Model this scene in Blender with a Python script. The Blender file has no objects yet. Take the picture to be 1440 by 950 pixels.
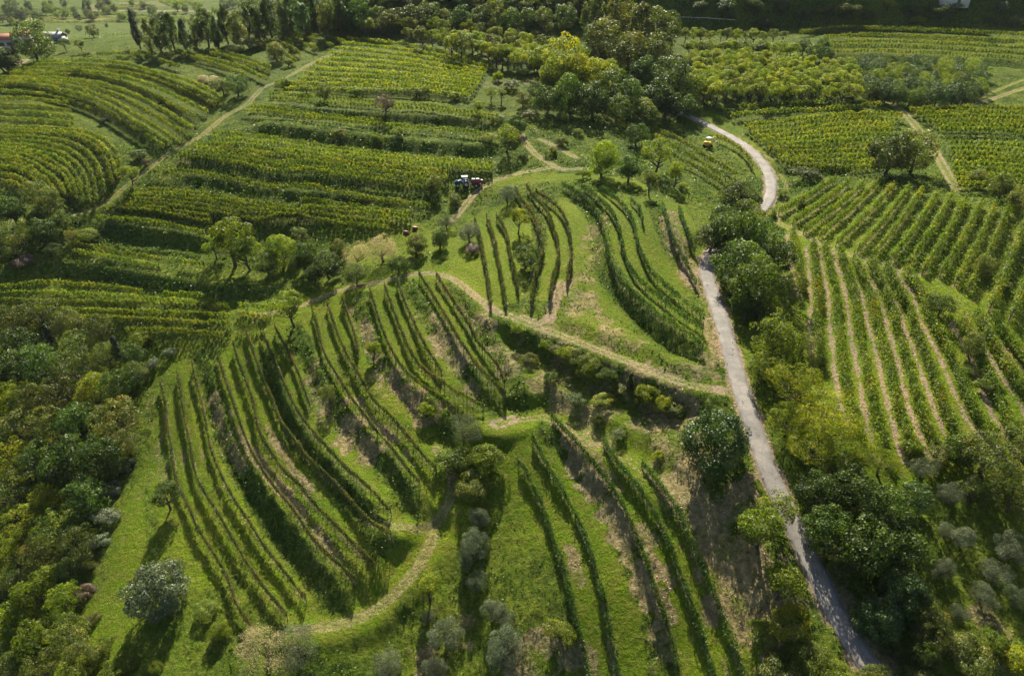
import bpy, math, random
import numpy as np
R = math.radians
S = bpy.context.scene
COL = S.collection
rng = np.random.default_rng(7)
random.seed(7)

# ------------------------------------------------------------------ camera
CAMZ, PITCH = 60.0, 33.0
cam = bpy.data.cameras.new('camera'); camo = bpy.data.objects.new('camera', cam); COL.objects.link(camo)
cam.lens = 24.0; cam.sensor_width = 36.0; cam.clip_end = 9000; cam.clip_start = 1.0
camo.location = (0, 0, CAMZ); camo.rotation_euler = (R(90 - PITCH), 0, 0)
S.camera = camo
# ------------------------------------------------------------------ sky, sun, exposure
SUN_EL, SUN_AZ = 36.0, -1.0            # azimuth from +Y towards +X
w = bpy.data.worlds.new('World'); S.world = w; w.use_nodes = True
nt = w.node_tree; bg = nt.nodes['Background']
sky = nt.nodes.new('ShaderNodeTexSky'); sky.sky_type = 'NISHITA'; sky.sun_disc = False
sky.sun_elevation = R(SUN_EL); sky.sun_rotation = R(SUN_AZ); sky.air_density = 1.0; sky.dust_density = 1.5
nt.links.new(sky.outputs[0], bg.inputs[0]); bg.inputs[1].default_value = 0.05
sl = bpy.data.lights.new('sun', 'SUN'); sl.energy = 5.0; sl.angle = R(0.5); sl.color = (1.0, 0.92, 0.74)
so = bpy.data.objects.new('sun', sl); COL.objects.link(so)
so.rotation_euler = (R(-(90 - SUN_EL)), 0, R(-SUN_AZ)); so.location = (0, 300, 250)
S.view_settings.view_transform = 'Standard'; S.view_settings.look = 'None'
S.view_settings.exposure = 1.36; S.view_settings.gamma = 1.0
S.render.engine = 'CYCLES'
cy = S.cycles
cy.max_bounces = 5; cy.diffuse_bounces = 3; cy.glossy_bounces = 1; cy.transmission_bounces = 3
cy.volume_bounces = 0; cy.transparent_max_bounces = 4; cy.caustics_reflective = False; cy.caustics_refractive = False
cy.use_denoising = True; cy.use_adaptive_sampling = True; cy.adaptive_threshold = 0.02

# ------------------------------------------------------------------ projection helpers
F = 960.0; ct, st = math.cos(R(PITCH)), math.sin(R(PITCH))
def rays(p):
    p = np.asarray(p, float).reshape(-1, 2)
    dx = (p[:, 0] - 720) / F; dy = (475 - p[:, 1]) / F
    return np.stack([dx, ct + dy * st, -st + dy * ct], 1)
def flat(px, py, z):
    d = rays([(px, py)])[0]; t = (z - CAMZ) / d[2]
    return d[0] * t, d[1] * t, z

def hash2(ix, iy, seed):
    h = (ix.astype(np.int64) * 374761393 + iy.astype(np.int64) * 668265263 + seed * 974634777) & 0xFFFFFFFF
    h = ((h ^ (h >> 13)) * 1274126177) & 0xFFFFFFFF
    return ((h ^ (h >> 16)) & 0xFFFF) / 65535.0
def vnoise(x, y, sc, seed=0):
    x = x / sc; y = y / sc
    ix = np.floor(x); iy = np.floor(y); fx = x - ix; fy = y - iy
    fx = fx * fx * (3 - 2 * fx); fy = fy * fy * (3 - 2 * fy)
    a = hash2(ix, iy, seed); b = hash2(ix + 1, iy, seed); c = hash2(ix, iy + 1, seed); d = hash2(ix + 1, iy + 1, seed)
    return (a * (1 - fx) + b * fx) * (1 - fy) + (c * (1 - fx) + d * fx) * fy
def fbm(x, y, sc, o=3, seed=0):
    s = 0; a = 1; t = 0
    for k in range(o):
        s = s + a * vnoise(x, y, sc / 2 ** k, seed + k * 17); t += a; a *= 0.55
    return s / t

# ------------------------------------------------------------------ terrain: control points (pixel x, pixel y, height)
CP = [
 # road
 (968,165,5),(1040,200,4),(1084,255,3),(1045,320,2),(990,370,2),(1015,450,1),(1040,540,0),(1072,640,-2),(1115,735,-4),(1165,840,-6),(1215,940,-8),
 # upper track
 (960,538,0),(840,492,-0.5),(735,455,-1),(690,435,-1.5),(650,400,-2),(600,382,-2.5),(520,398,-3),
 # knoll, middle
 (900,400,2.5),(960,330,5),(900,280,5.5),(850,300,5),(800,330,2.5),(760,300,2),(690,320,-1),(750,262,3),(840,250,5),(930,250,5),(980,310,4),
 # left spur
 (711,549,-4),(680,520,-3.5),(613,382,-2.5),(560,420,-4),(500,440,-6),(438,431,-7),(620,517,-5.5),(679,565,-5.5),
 (480,530,-8.5),(560,620,-10),(610,660,-10.5),(590,690,-10.4),(400,500,-9.5),(345,461,-10),(450,620,-12.5),(548,740,-12.8),
 (305,495,-12),(350,610,-14.5),(430,720,-15),(530,800,-15),(498,830,-16),(270,510,-15),(300,640,-17),(400,790,-17.8),(232,540,-17),(240,650,-19),(300,790,-19.8),(350,870,-19.8),
 (215,560,-18),(170,760,-21.5),(150,900,-23),(220,880,-21.5),(430,900,-18.3),
 (120,600,-23),(40,500,-21),(40,700,-28),(60,900,-30),(100,440,-17),
 # gully
 (650,600,-8),(650,700,-11.3),(640,730,-12),(600,790,-14.8),(660,800,-14.5),(680,930,-17.5),(560,900,-18),(740,700,-9.8),(740,860,-13.5),
 # lower terraces and the bank above them
 (715,590,-5.2),(776,583,-4.8),(848,605,-4.5),(903,640,-4.8),(735,530,-3.4),(745,570,-4.8),(727,638,-7.2),(870,700,-7),(970,740,-6.3),(820,780,-10),(900,860,-11),(1010,850,-9.2),(830,940,-15),(950,940,-14),(1048,940,-10.5),
 (1008,660,-2.8),(950,590,-2.5),(1060,760,-4.8),(1100,850,-6.6),(1040,700,-3.6),(1130,900,-7.4),
 # right slope
 (1145,340,3),(1200,450,1),(1250,620,-1),(1300,470,2),(1400,600,0),(1440,440,4),(1210,345,5),(1300,377,5.5),(1400,430,6),(1176,250,6),(1300,262,8),(1440,310,9),
 (1150,680,-3.2),(1250,800,-6),(1330,730,-3.6),(1430,700,-2.5),(1380,860,-6.5),(1430,940,-8),(1300,930,-8.5),
 # field X and below centre left
 (20,400,-13),(200,400,-11.3),(380,420,-8),(300,470,-11.3),(200,345,-9),(400,380,-8),(500,370,-5),
 # centre left hill face
 (130,320,-7.5),(300,320,-6),(450,330,-4),(600,320,-2),(640,285,-1),(200,250,-1),(400,260,1),(600,255,2),(300,185,5),(450,200,5),(690,225,3.5),(600,200,5),
 (400,150,8.5),(560,150,9),(700,180,6.5),(430,110,10.5),(550,110,11),(660,110,11),(500,60,13.5),(620,45,14.5),(720,80,12),(760,150,8.5),(770,110,10.5),
 (380,75,12),(300,70,11),(200,75,9),(480,32,16),(300,50,12),(200,50,9),
 # far left fields
 (0,270,-6),(0,180,-2),(100,200,0),(170,230,0),(115,300,-6),(0,110,3),(100,100,5),(230,130,7),(290,185,4.5),(300,130,8),(320,150,7),(100,75,6),(20,75,3),(60,55,3),
 # upper centre and right
 (850,130,9),(850,70,12),(950,150,7),(880,190,6),(950,60,13),(1000,130,8),(1100,130,9),(1100,80,12),(1000,60,13),(1200,120,10),(1300,120,10.5),(1400,130,10),
 (1100,160,7.5),(1200,200,6.5),(1100,210,5.5),(1300,190,8),(1400,200,8),(1200,250,6),(1440,260,7.5),(1300,70,13),(1420,70,13.5),(1200,44,14.5),(1400,46,15),(1100,40,15),(950,40,15),(800,38,15.5),(660,38,16),
 
]
far = [(-230,300,0),(-150,420,-14),(-420,420,-22),(-250,600,-45),(-700,600,-50),(-350,900,-60),(-1100,1100,-60),(-500,1500,-45),(-200,1300,-30),(-1600,2000,20),(-700,2600,80),(-100,700,10),(-60,380,17),
 (60,370,17),(180,380,18),(330,400,20),(0,900,30),(400,900,40),(1000,1000,60),(800,500,25),(300,2500,120),(1500,2500,160),(600,200,5),(-600,200,-35),(-200,50,-35),(200,40,-22),(0,-10,-26),(-60,5,-32),(90,0,-22),(300,-60,-30),(-300,-60,-45),(-3000,3400,100),(3000,3400,200),(-260,160,-22),(260,160,3)]
P0 = np.array([flat(*c) for c in CP] + [tuple(map(float, f)) for f in far])
cc = np.where(np.hypot(P0[:, 0], P0[:, 1]) < 300, 9.0, 40.0)
def phi(X, Y):
    return np.sqrt((X[:, None] - P0[None, :, 0]) ** 2 + (Y[:, None] - P0[None, :, 1]) ** 2 + cc[None] ** 2)
A = phi(P0[:, 0], P0[:, 1]); n = len(P0)
M = np.zeros((n + 3, n + 3)); M[:n, :n] = A - np.eye(n) * 1.2
Q = np.c_[np.ones(n), P0[:, 0], P0[:, 1]]; M[:n, n:] = Q; M[n:, :n] = Q.T
sol = np.linalg.solve(M, np.r_[P0[:, 2], 0, 0, 0]); W, Wp = sol[:n], sol[n:]
OFF = 40.0; TM = 0.95; NU, NV = 1050, 1320; V0, V1 = math.log(28.0), math.log(3600.0)
us = np.linspace(-TM, TM, NU); vs = np.linspace(V0, V1, NV)
D = np.exp(vs); GY = np.repeat((D - OFF)[:, None], NU, 1); GX = D[:, None] * us[None, :]
H = np.zeros((NV, NU))
for r0 in range(0, NV, 12):          # interpolate on a coarse lattice of columns, then refine
    pass
cu = np.linspace(-TM, TM, 211); cv = np.linspace(V0, V1, 265); cD = np.exp(cv)
cX = (cD[:, None] * cu[None]).ravel(); cY = np.repeat(cD - OFF, 211)
cH = np.concatenate([phi(cX[i:i + 8000], cY[i:i + 8000]) @ W + Wp[0] + Wp[1] * cX[i:i + 8000] + Wp[2] * cY[i:i + 8000] for i in range(0, len(cX), 8000)]).reshape(265, 211)
def cubic_up(a, n, axis):
    a = np.moveaxis(a, axis, 0); m = a.shape[0]
    t = np.linspace(0, m - 1, n); i = np.clip(np.floor(t).astype(int), 0, m - 2); f = (t - i).reshape(-1, *([1] * (a.ndim - 1)))
    p0 = a[np.maximum(i - 1, 0)]; p1 = a[i]; p2 = a[i + 1]; p3 = a[np.minimum(i + 2, m - 1)]
    r = p1 + 0.5 * f * (p2 - p0 + f * (2 * p0 - 5 * p1 + 4 * p2 - p3 + f * (3 * (p1 - p2) + p3 - p0)))
    return np.moveaxis(r, 0, axis)
H = cubic_up(cubic_up(cH, NV, 0), NU, 1)
# the steep wooded and scrubby slope that closes the view behind the hill
H += np.clip((GY - 300 - 12 * (vnoise(GX, GY, 60, 5) - .5)) * 0.80, 0, 48) * np.clip((GX + 105) / 45, 0, 1)

def hz(x, y):
    x = np.asarray(x, float); y = np.asarray(y, float)
    d = np.maximum(y + OFF, 28.1); u = (x / d + TM) / (2 * TM) * (NU - 1); v = (np.log(d) - V0) / (V1 - V0) * (NV - 1)
    u = np.clip(u, 0, NU - 1.001); v = np.clip(v, 0, NV - 1.001)
    i = v.astype(int); j = u.astype(int); a = v - i; b = u - j
    return (H[i, j] * (1 - b) + H[i, j + 1] * b) * (1 - a) + (H[i + 1, j] * (1 - b) + H[i + 1, j + 1] * b) * a
STEP = np.exp(np.linspace(math.log(28), math.log(4200), 900))
def unproj(p, dh=0.0):
    d = rays(p); ts = STEP
    X = d[:, :1] * ts; Y = d[:, 1:2] * ts; Z = CAMZ + d[:, 2:] * ts
    G = Z - hz(X, Y) - dh
    below = G < 0; k = np.argmax(below, 1); k = np.where(below.any(1), np.maximum(k, 1), 899)
    r = np.arange(len(d)); g0 = G[r, k - 1]; g1 = G[r, k]; f = np.clip(g0 / (g0 - g1 + 1e-9), 0, 1)
    t = ts[k - 1] + (ts[k] - ts[k - 1]) * f
    return np.stack([d[:, 0] * t, d[:, 1] * t], 1)
def crom(P, step=1.0):
    P = np.asarray(P, float)
    if len(P) < 2: return P
    Q_ = np.vstack([2 * P[0] - P[1], P, 2 * P[-1] - P[-2]]); out = []
    for i in range(len(P) - 1):
        p0, p1, p2, p3 = Q_[i:i + 4]; m = max(2, int(np.linalg.norm(p2 - p1) / step))
        t = np.linspace(0, 1, m, endpoint=False)[:, None]
        out.append(0.5 * (2 * p1 + (p2 - p0) * t + (2 * p0 - 5 * p1 + 4 * p2 - p3) * t ** 2 + (3 * p1 - p0 - 3 * p2 + p3) * t ** 3))
    out.append(P[-1:]); return np.vstack(out)
def line(pts, ox=0, oy=0, s=1.0, dh=0.0, step=1.5):
    p = np.asarray(pts, float) / s + (ox, oy)
    p = crom(p, 12)                     # smooth in the picture, then drop on the ground
    q = unproj(p, dh)
    L = np.r_[0, np.cumsum(np.hypot(*np.diff(q, axis=0).T))]; m = max(2, int(L[-1] / step) + 1)
    t = np.linspace(0, L[-1], m)
    q = np.c_[np.interp(t, L, q[:, 0]), np.interp(t, L, q[:, 1])]
    for _ in range(2):
        if m > 4: q[1:-1] = (q[:-2] + q[1:-1] * 2 + q[2:]) / 4
    return q
def window(x0, x1, y0, y1):
    d0 = max(y0 + OFF, 28.1); d1 = max(y1 + OFF, 28.2)
    i0 = int((math.log(d0) - V0) / (V1 - V0) * (NV - 1)); i1 = int((math.log(d1) - V0) / (V1 - V0) * (NV - 1)) + 2
    ua = min(x0 / d0, x0 / d1); ub = max(x1 / d0, x1 / d1)
    j0 = int((ua + TM) / (2 * TM) * (NU - 1)); j1 = int((ub + TM) / (2 * TM) * (NU - 1)) + 2
    i0, i1 = max(i0, 0), min(i1, NV); j0, j1 = max(j0, 0), min(j1, NU)
    return i0, i1, j0, j1
BIG = 1e6
def dist(q, maxd, want=()):
    """signed distance (positive = right-hand side) to polyline over the whole sheet, plus along parameter"""
    dd = np.full((NV, NU), BIG, np.float32); sd = np.zeros((NV, NU), np.float32); al = np.zeros((NV, NU), np.float32)
    i0, i1, j0, j1 = window(q[:, 0].min() - maxd, q[:, 0].max() + maxd, q[:, 1].min() - maxd, q[:, 1].max() + maxd)
    L = np.r_[0, np.cumsum(np.hypot(*np.diff(q, axis=0).T))]
    for k in range(len(q) - 1):
        a, b = q[k], q[k + 1]
        w0, w1, c0, c1 = window(min(a[0], b[0]) - maxd, max(a[0], b[0]) + maxd, min(a[1], b[1]) - maxd, max(a[1], b[1]) + maxd)
        if w0 >= w1 or c0 >= c1: continue
        x = GX[w0:w1, c0:c1] - a[0]; y = GY[w0:w1, c0:c1] - a[1]; e = b - a; ll = e @ e + 1e-9
        t = np.clip((x * e[0] + y * e[1]) / ll, 0, 1); rx = x - t * e[0]; ry = y - t * e[1]
        d = np.hypot(rx, ry); m = d < dd[w0:w1, c0:c1]
        dd[w0:w1, c0:c1][m] = d[m]; sd[w0:w1, c0:c1][m] = np.sign((e[1] * x - e[0] * y))[m] * d[m]
        al[w0:w1, c0:c1][m] = (L[k] + t * math.sqrt(ll))[m]
    return (i0, i1, j0, j1), dd, sd, al, L[-1]
def sm(a, b, x):
    t = np.clip((x - a) / (b - a), 0, 1); return t * t * (3 - 2 * t)

# zoom frames used when the lines were read off the photograph: (x0, y0, scale)
Z1 = (200, 400, 4.75); Z2 = (200, 550, 4.75); Z4 = (430, 370, 4.75); Z5 = (430, 550, 4.75); Z6 = (640, 230, 4.75)
Z7 = (780, 330, 4.75); Z8 = (700, 560, 4.75); Z9 = (760, 750, 4.75); Z10 = (1090, 240, 4.077); Z11 = (1110, 430, 4.318)
Z12 = (0, 60, 4.077); Z13 = (100, 170, 4.077); Z14 = (400, 90, 4.077); ZR = (960, 0, 2.969); ZX = (0, 320, 3.2); ZC = (920, 160, 7.917); ZT = (180, 0, 3.6)
def zp(z, pts): return [(x / z[2] + z[0], y / z[2] + z[1]) for x, y in pts]

# ------------------------------------------------------------------ terrace banks: (pixels, drop/2, half width). downhill = right of travel
BANKS = [
 ([(285,500),(302,570),(322,630),(350,680),(385,730),(430,790),(480,845)], 0.7, 4.0),
 ([(372,500),(395,570),(425,620),(465,665),(505,712),(540,765)], 0.55, 3.5),
 ([(415,460),(440,520),(475,580),(520,630),(560,680),(590,715)], 0.5, 3.5),
 ([(508,420),(520,480),(550,530),(600,570),(640,610)], 0.45, 3.5),
 ([(575,400),(605,450),(640,500),(670,540),(695,575)], 0.35, 3.0),
 ([(640,400),(680,460),(715,520),(730,570)], 0.35, 3.0),
 ([(690,445),(735,465),(800,485),(880,520),(950,552),(1015,572)], 1.7, 8.0),
 ([(770,600),(800,640),(850,700),(890,780),(920,860),(930,940)], 0.25, 3.0),
 ([(740,280),(760,320),(750,390),(742,430)], 0.5, 3.0),
 ([(800,262),(840,300),(848,370),(890,430),(950,480),(1010,520)], 1.0, 5.0),
 ([(920,290),(945,345),(985,410)], 0.6, 3.0),
 (zp(Z13,[(540,330),(800,350),(1000,390),(1200,420),(1427,450)])+zp(Z14,[(400,775),(850,830)]), 0.5, 5.0),
 (zp(Z13,[(600,210),(850,260),(1050,310),(1300,340)])+zp(Z14,[(300,680),(830,730)]), 0.4, 4.5),
 (zp(Z14,[(-240,370),(0,390),(300,430),(600,460),(900,490),(1280,510)]), 1.0, 8.0),
 (zp(Z14,[(-200,240),(0,260),(300,300),(600,310),(900,330),(1230,350)]), 0.7, 6.0),
 (zp(Z14,[(-100,110),(200,140),(500,170),(800,180),(1050,200)]), 0.7, 6.0),
 (zp(Z13,[(100,610),(350,640),(600,680),(900,740)]), 1.0, 6.0),
 (zp(ZX,[(120,150),(400,210),(700,250),(1000,290),(1300,300)]), 0.8, 6.0),
 (zp(Z12,[(300,165),(560,215),(760,265),(950,350),(1110,480)]), 0.8, 5.0),
 (zp(Z12,[(560,120),(860,200),(1060,280),(1240,370)]), 0.8, 5.0),
 (zp(Z12,[(0,260),(300,300),(540,380),(720,480),(900,600)]), 1.0, 6.0),
 (zp(ZR,[(560,235),(900,240),(1300,260),(1600,290)]), 0.7, 8.0),
 (zp(ZR,[(60,360),(250,400),(500,410),(780,410)]), 0.6, 7.0),
 (zp(ZR,[(480,130),(900,150),(1425,175)]), 0.8, 6.0),
 (zp(ZR,[(430,690),(600,705),(800,720)]), 0.7, 6.0),
]
bank_q = [line(p, step=3) for p, a, l in BANKS]
DH = np.zeros((NV, NU))
for (p, amp, Lw), q in zip(BANKS, bank_q):
    (i0, i1, j0, j1), dd, sd, al, LL = dist(q, Lw * 1.05)
    s = sd / Lw
    g = np.where(s < -0.22, s + 1, np.where(s > 0.22, s - 1, -s * (0.78 / 0.22)))
    g = np.where(dd < Lw, g, 0)
    fade = sm(0, 8, al) * sm(0, 8, LL - al)
    DH += amp * g * fade / 0.78
H += DH
# ------------------------------------------------------------------ roads and tracks
ROAD = [(930,148),(950,156),(968,165),(985,172),(1010,184),(1040,200),(1062,216),(1077,235),(1084,255),(1084,275),(1072,295),(1045,318),(1015,340),(995,362),(993,385),(1003,415),(1015,450),(1028,495),(1041,540),(1056,590),(1073,640),(1091,685),(1115,735),(1140,785),(1165,840),(1192,890),(1220,940),(1255,1000)]
TRACKS = [  # pixels, width m, dirt amount, dry amount
 ([(1030,552),(1000,548),(960,538),(920,522),(880,508),(840,492),(800,475),(765,462),(735,455),(710,442),(685,434)], 2.6, 0.85, 0.5),
 ([(700,440),(670,418),(650,400),(630,388),(600,382),(560,390),(520,398),(480,406),(440,425),(400,437),(360,447)], 2.6, 0.85, 0.9),
 ([(690,600),(725,586),(770,580),(800,598),(850,630),(900,655),(940,690)], 2.4, 0.6, 0.5),
 ([(700,600),(720,588)], 3.5, 0.9, 0.6),
 ([(613,628),(632,655),(640,690),(628,722),(600,742),(570,748),(545,738)], 2.2, 0.6, 0.9),
 ([(610,752),(598,785),(575,820),(545,850),(505,872),(460,882),(420,888)], 2.4, 0.55, 0.95),
 ([(636,312),(650,295),(665,275),(685,258),(720,245),(760,238),(815,236)], 2.8, 0.9, 0.4),
 ([(732,185),(738,200),(752,216),(768,228),(792,238)], 2.8, 0.9, 0.4),
 ([(760,195),(785,208),(810,222)], 2.6, 0.9, 0.1),
 ([(108,304),(150,288),(176,262),(206,240),(238,214),(262,204),(292,184),(318,162),(348,147),(368,124),(402,110),(440,88),(500,62)], 2.7, 0.8, 0.35),
 ([(1215,115),(1240,138),(1268,155),(1290,180),(1310,205),(1330,240),(1345,265)], 3.6, 0.8, 0.4),
 ([(1370,148),(1400,138),(1440,124),(1470,118)], 2.6, 0.8, 0.3),
 ([(1370,142),(1400,128),(1440,112),(1480,100)], 1.8, 0.7, 0.3),
 ([(1092,313),(1130,330),(1160,346),(1200,360),(1250,372),(1290,385)], 2.6, 0.8, 0.3),
 ([(1098,245),(1106,265),(1098,295),(1092,313)], 1.5, 0.7, 0.3),
 ([(1062,212),(1085,224),(1110,232)], 1.4, 0.8, 0.2),
 ([(735,440),(760,452),(775,445),(782,415),(790,395)], 2.6, 0.8, 0.6),
 ([(25,90),(35,84)], 6.0, 1.0, 0.0),
]
def flatten(q, hw, soft):
    global H
    zc = hz(q[:, 0], q[:, 1]); k = np.ones(9) / 9; zc = np.convolve(np.pad(zc, 4, 'edge'), k, 'valid')
    _, dd, sd, al, LL = dist(q, hw + soft)
    L = np.r_[0, np.cumsum(np.hypot(*np.diff(q, axis=0).T))]
    wgt = 1 - sm(hw, hw + soft, dd); m = wgt > 0
    H[m] = H[m] * (1 - wgt[m]) + np.interp(al[m], L, zc) * wgt[m]
    return zc
road_q = line(ROAD, step=2.0)
road_z = flatten(road_q, 2.6, 2.5)
TRACKS = [(a, b * 0.8, c * 0.85, d * 0.5) for a, b, c, d in TRACKS]
track_q = [line(t[0], step=2.0) for t in TRACKS]
for q, t in zip(track_q, TRACKS): flatten(q, t[1] * 0.5, 3.2)

# ------------------------------------------------------------------ ground masks (real cover: straw, bare earth, weeds)
dry = np.zeros((NV, NU)); dirt = np.zeros((NV, NU)); rough = np.zeros((NV, NU)); lush = np.zeros((NV, NU))
N1 = fbm(GX, GY, 6.0, 4, 3); N2 = fbm(GX, GY, 1.6, 3, 11); N3 = fbm(GX, GY, 25.0, 3, 23)
rough[:] = 0.55; rough[:] += (N3 - 0.5) * 1.0
rough[:] = np.maximum(rough, 0.88 * sm(125, 150, GY))
dry[:] = np.clip((N1 - 0.62) * 1.8, 0, 0.5)
def stroke(arr, q, width, val, nz=0.45, mode='max'):
    _, dd, sd, al, LL = dist(q, width)
    m = dd < width
    e = dd[m] / (width * 0.5) + (N2[m] - 0.5) * nz * 2 + (N1[m] - 0.5) * nz
    v = val * (1 - sm(0.75, 1.15, e))
    if mode == 'max': arr[m] = np.maximum(arr[m], v)
    elif mode == 'set': arr[m] = arr[m] * (1 - (1 - sm(0.75, 1.15, e))) + v
    else: arr[m] += v
def spot(arr, px, py, r, val, nz=0.8, mode='max', sx=1.0):
    x, y = unproj([(px, py)])[0]
    i0, i1, j0, j1 = window(x - r * 1.6, x + r * 1.6, y - r * 1.6, y + r * 1.6)
    s_ = (slice(i0, i1), slice(j0, j1)); e = np.hypot((GX[s_] - x) / sx, GY[s_] - y) / r + (N1[s_] - 0.5) * nz + (N2[s_] - 0.5) * nz
    v = 1 - sm(0.6, 1.1, e)
    if mode == 'max': arr[s_] = np.maximum(arr[s_], v * val)
    else: arr[s_] = arr[s_] * (1 - v) + v * val
# mown areas
MOWN = [  # polyline px, width
 ([(260,490),(232,560),(240,660),(300,790)], 9), ([(420,450),(330,520),(330,600),(400,720),(480,830)], 16), ([(440,440),(430,560),(500,650),(570,720)], 16),
 ([(540,410),(560,480),(620,560),(680,590)], 16), ([(600,395),(650,470),(700,550)], 14), ([(640,390),(680,430),(690,470)], 6),
 ([(690,310),(705,400)], 14), ([(730,300),(780,330),(770,400)], 12), ([(820,280),(880,350),(960,440)], 12), ([(950,290),(975,350)], 5),
 ([(215,540),(193,610),(178,690),(163,770),(150,850),(148,900)], 9), ([(745,620),(800,720),(850,850),(870,950)], 12), ([(800,610),(880,700),(960,850),(990,950)], 14),
 ([(640,740),(560,760),(520,870)], 6),([(1150,340),(1230,600)], 18),([(1230,370),(1300,600)], 18),([(1330,420),(1420,600)], 20),
 ([(980,170),(1030,205),(1070,245)], 4),([(1000,160),(1045,190),(1085,225)], 5),([(700,255),(760,250),(840,250),(900,262)], 5),([(620,330),(640,370)],8),
]
for p, wd in MOWN: stroke(rough, line(p, step=3), wd, 0.12, 0.35, 'set')
# banks: rough weeds, some straw
for (p, amp, Lw), q in zip(BANKS, bank_q): stroke(rough, q, 3.2 + amp, 0.9, 0.4)
DRY = [ # px polyline, width, value
 ([(325,580),(355,640),(400,690),(440,740),(470,780)], 1.6, 0.95), ([(375,600),(405,650),(440,690)], 1.2, 0.8), ([(300,560),(320,620),(345,665)], 2.2, 0.7),
 ([(450,560),(490,600),(520,640)], 4.0, 0.85), ([(468,590),(500,620)], 5, 0.7), ([(435,520),(450,560),(475,590)], 2.5, 0.7),
 ([(500,440),(515,470),(530,500)], 2.5, 0.7), ([(540,520),(575,560),(600,585)], 4.5, 0.85), ([(600,440),(625,470),(650,510)], 3.0, 0.85), ([(610,470),(650,530),(670,555)], 2.5, 0.75),
 ([(500,560),(540,605),(575,640)], 1.3, 0.9), ([(675,440),(700,490),(715,520)], 3.2, 0.7), ([(640,420),(680,480),(705,530)], 1.6, 0.6),
 ([(800,620),(850,690),(900,770),(930,850),(945,950)], 4.2, 0.85), ([(780,590),(830,650),(880,720)], 1.6, 0.7),([(800,770),(815,820)], 1.4, 0.8),([(850,850),(866,950)], 0.9, 0.7),
 ([(940,300),(955,350),(975,400)], 4.5, 0.9), ([(805,400),(830,450),(880,480)], 6.0, 0.6),([(790,400),(780,430)], 3.5, 0.9),([(840,320),(820,370),(810,420)], 5, 0.55),
 ([(1010,500),(1000,530),(950,520)], 4, 0.6),([(985,400),(1000,450),(1012,490)], 3, 0.7),
 ([(950,600),(970,680),(1000,740),(1050,820),(1080,880)], 8, 0.8),([(1040,700),(1060,760),(1090,840)], 6, 0.9),([(870,560),(900,600),(950,640)], 8, 0.55),([(760,500),(800,540),(850,580)], 9, 0.62),([(880,545),(930,580),(980,610)], 8, 0.6),
 ([(845,560),(830,600)], 3, 0.6),([(885,620),(950,720),(1000,800),(1045,930)], 1.5, 0.6),
 ([(210,560),(222,640),(232,700)], 2.0, 0.45),([(150,760),(135,860)], 2, 0.35),
 ([(640,880),(600,940)], 5, 0.6),([(770,900),(810,930)], 4, 0.7),([(720,930),(740,948)], 4, 0.7),
 ([(1160,800),(1200,880),(1240,950)], 5, 0.8),([(1390,870),(1420,950)], 4, 0.6),([(690,120),(750,115)], 7, 0.5),([(665,120),(640,105)],5,0.5),
]
for p, wd, v in DRY: stroke(dry, line(p, step=2.5), wd, v, 1.0)
dry *= np.clip(-0.15 + 1.8 * fbm(GX, GY, 2.6, 3, 91), 0, 0.95)
spot(dirt, 772, 447, 1.6, 0.75); spot(dirt, 1012, 548, 1.4, 0.8); spot(dirt, 970, 388, 3.2, 0.7, sx=0.6); spot(rough, 30, 700, 30, 1.0, 0.3); spot(rough, 700, 850, 10, 0.75, 0.3)
for i in range(9):                    # earth strips under the rows of the striped slope
    pass
for q, t in zip(track_q, TRACKS):
    _, dd, sd, al, LL = dist(q, t[1])
    m = dd < t[1]; hw = t[1] * 0.5
    e = dd[m] / hw + (N2[m] - 0.5) * 0.7; body = 1 - sm(0.7, 1.15, e)
    rut = np.exp(-((dd[m] - hw * 0.55) / (hw * 0.32)) ** 2)
    v = t[2] * body * (0.35 + 0.65 * rut) * (0.55 + 0.9 * N2[m])
    dirt[m] = np.maximum(dirt[m], v); dry[m] = np.maximum(dry[m], t[3] * body); rough[m] *= 1 - body * 0.9
_, dd, sd, al, LL = dist(road_q, 5.0)
m = dd < 5; e = dd[m] + (N2[m] - 0.5) * 1.6
dirt[m] = np.maximum(dirt[m], 0.7 * (1 - sm(1.4, 2.1, e))); dry[m] = np.maximum(dry[m], 0.4 * (1 - sm(1.6, 2.8, e))); rough[m] = np.maximum(rough[m], 0.75 * N2[m]) * sm(1.2, 1.7, dd[m])
ROAD_DD = dd

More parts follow.
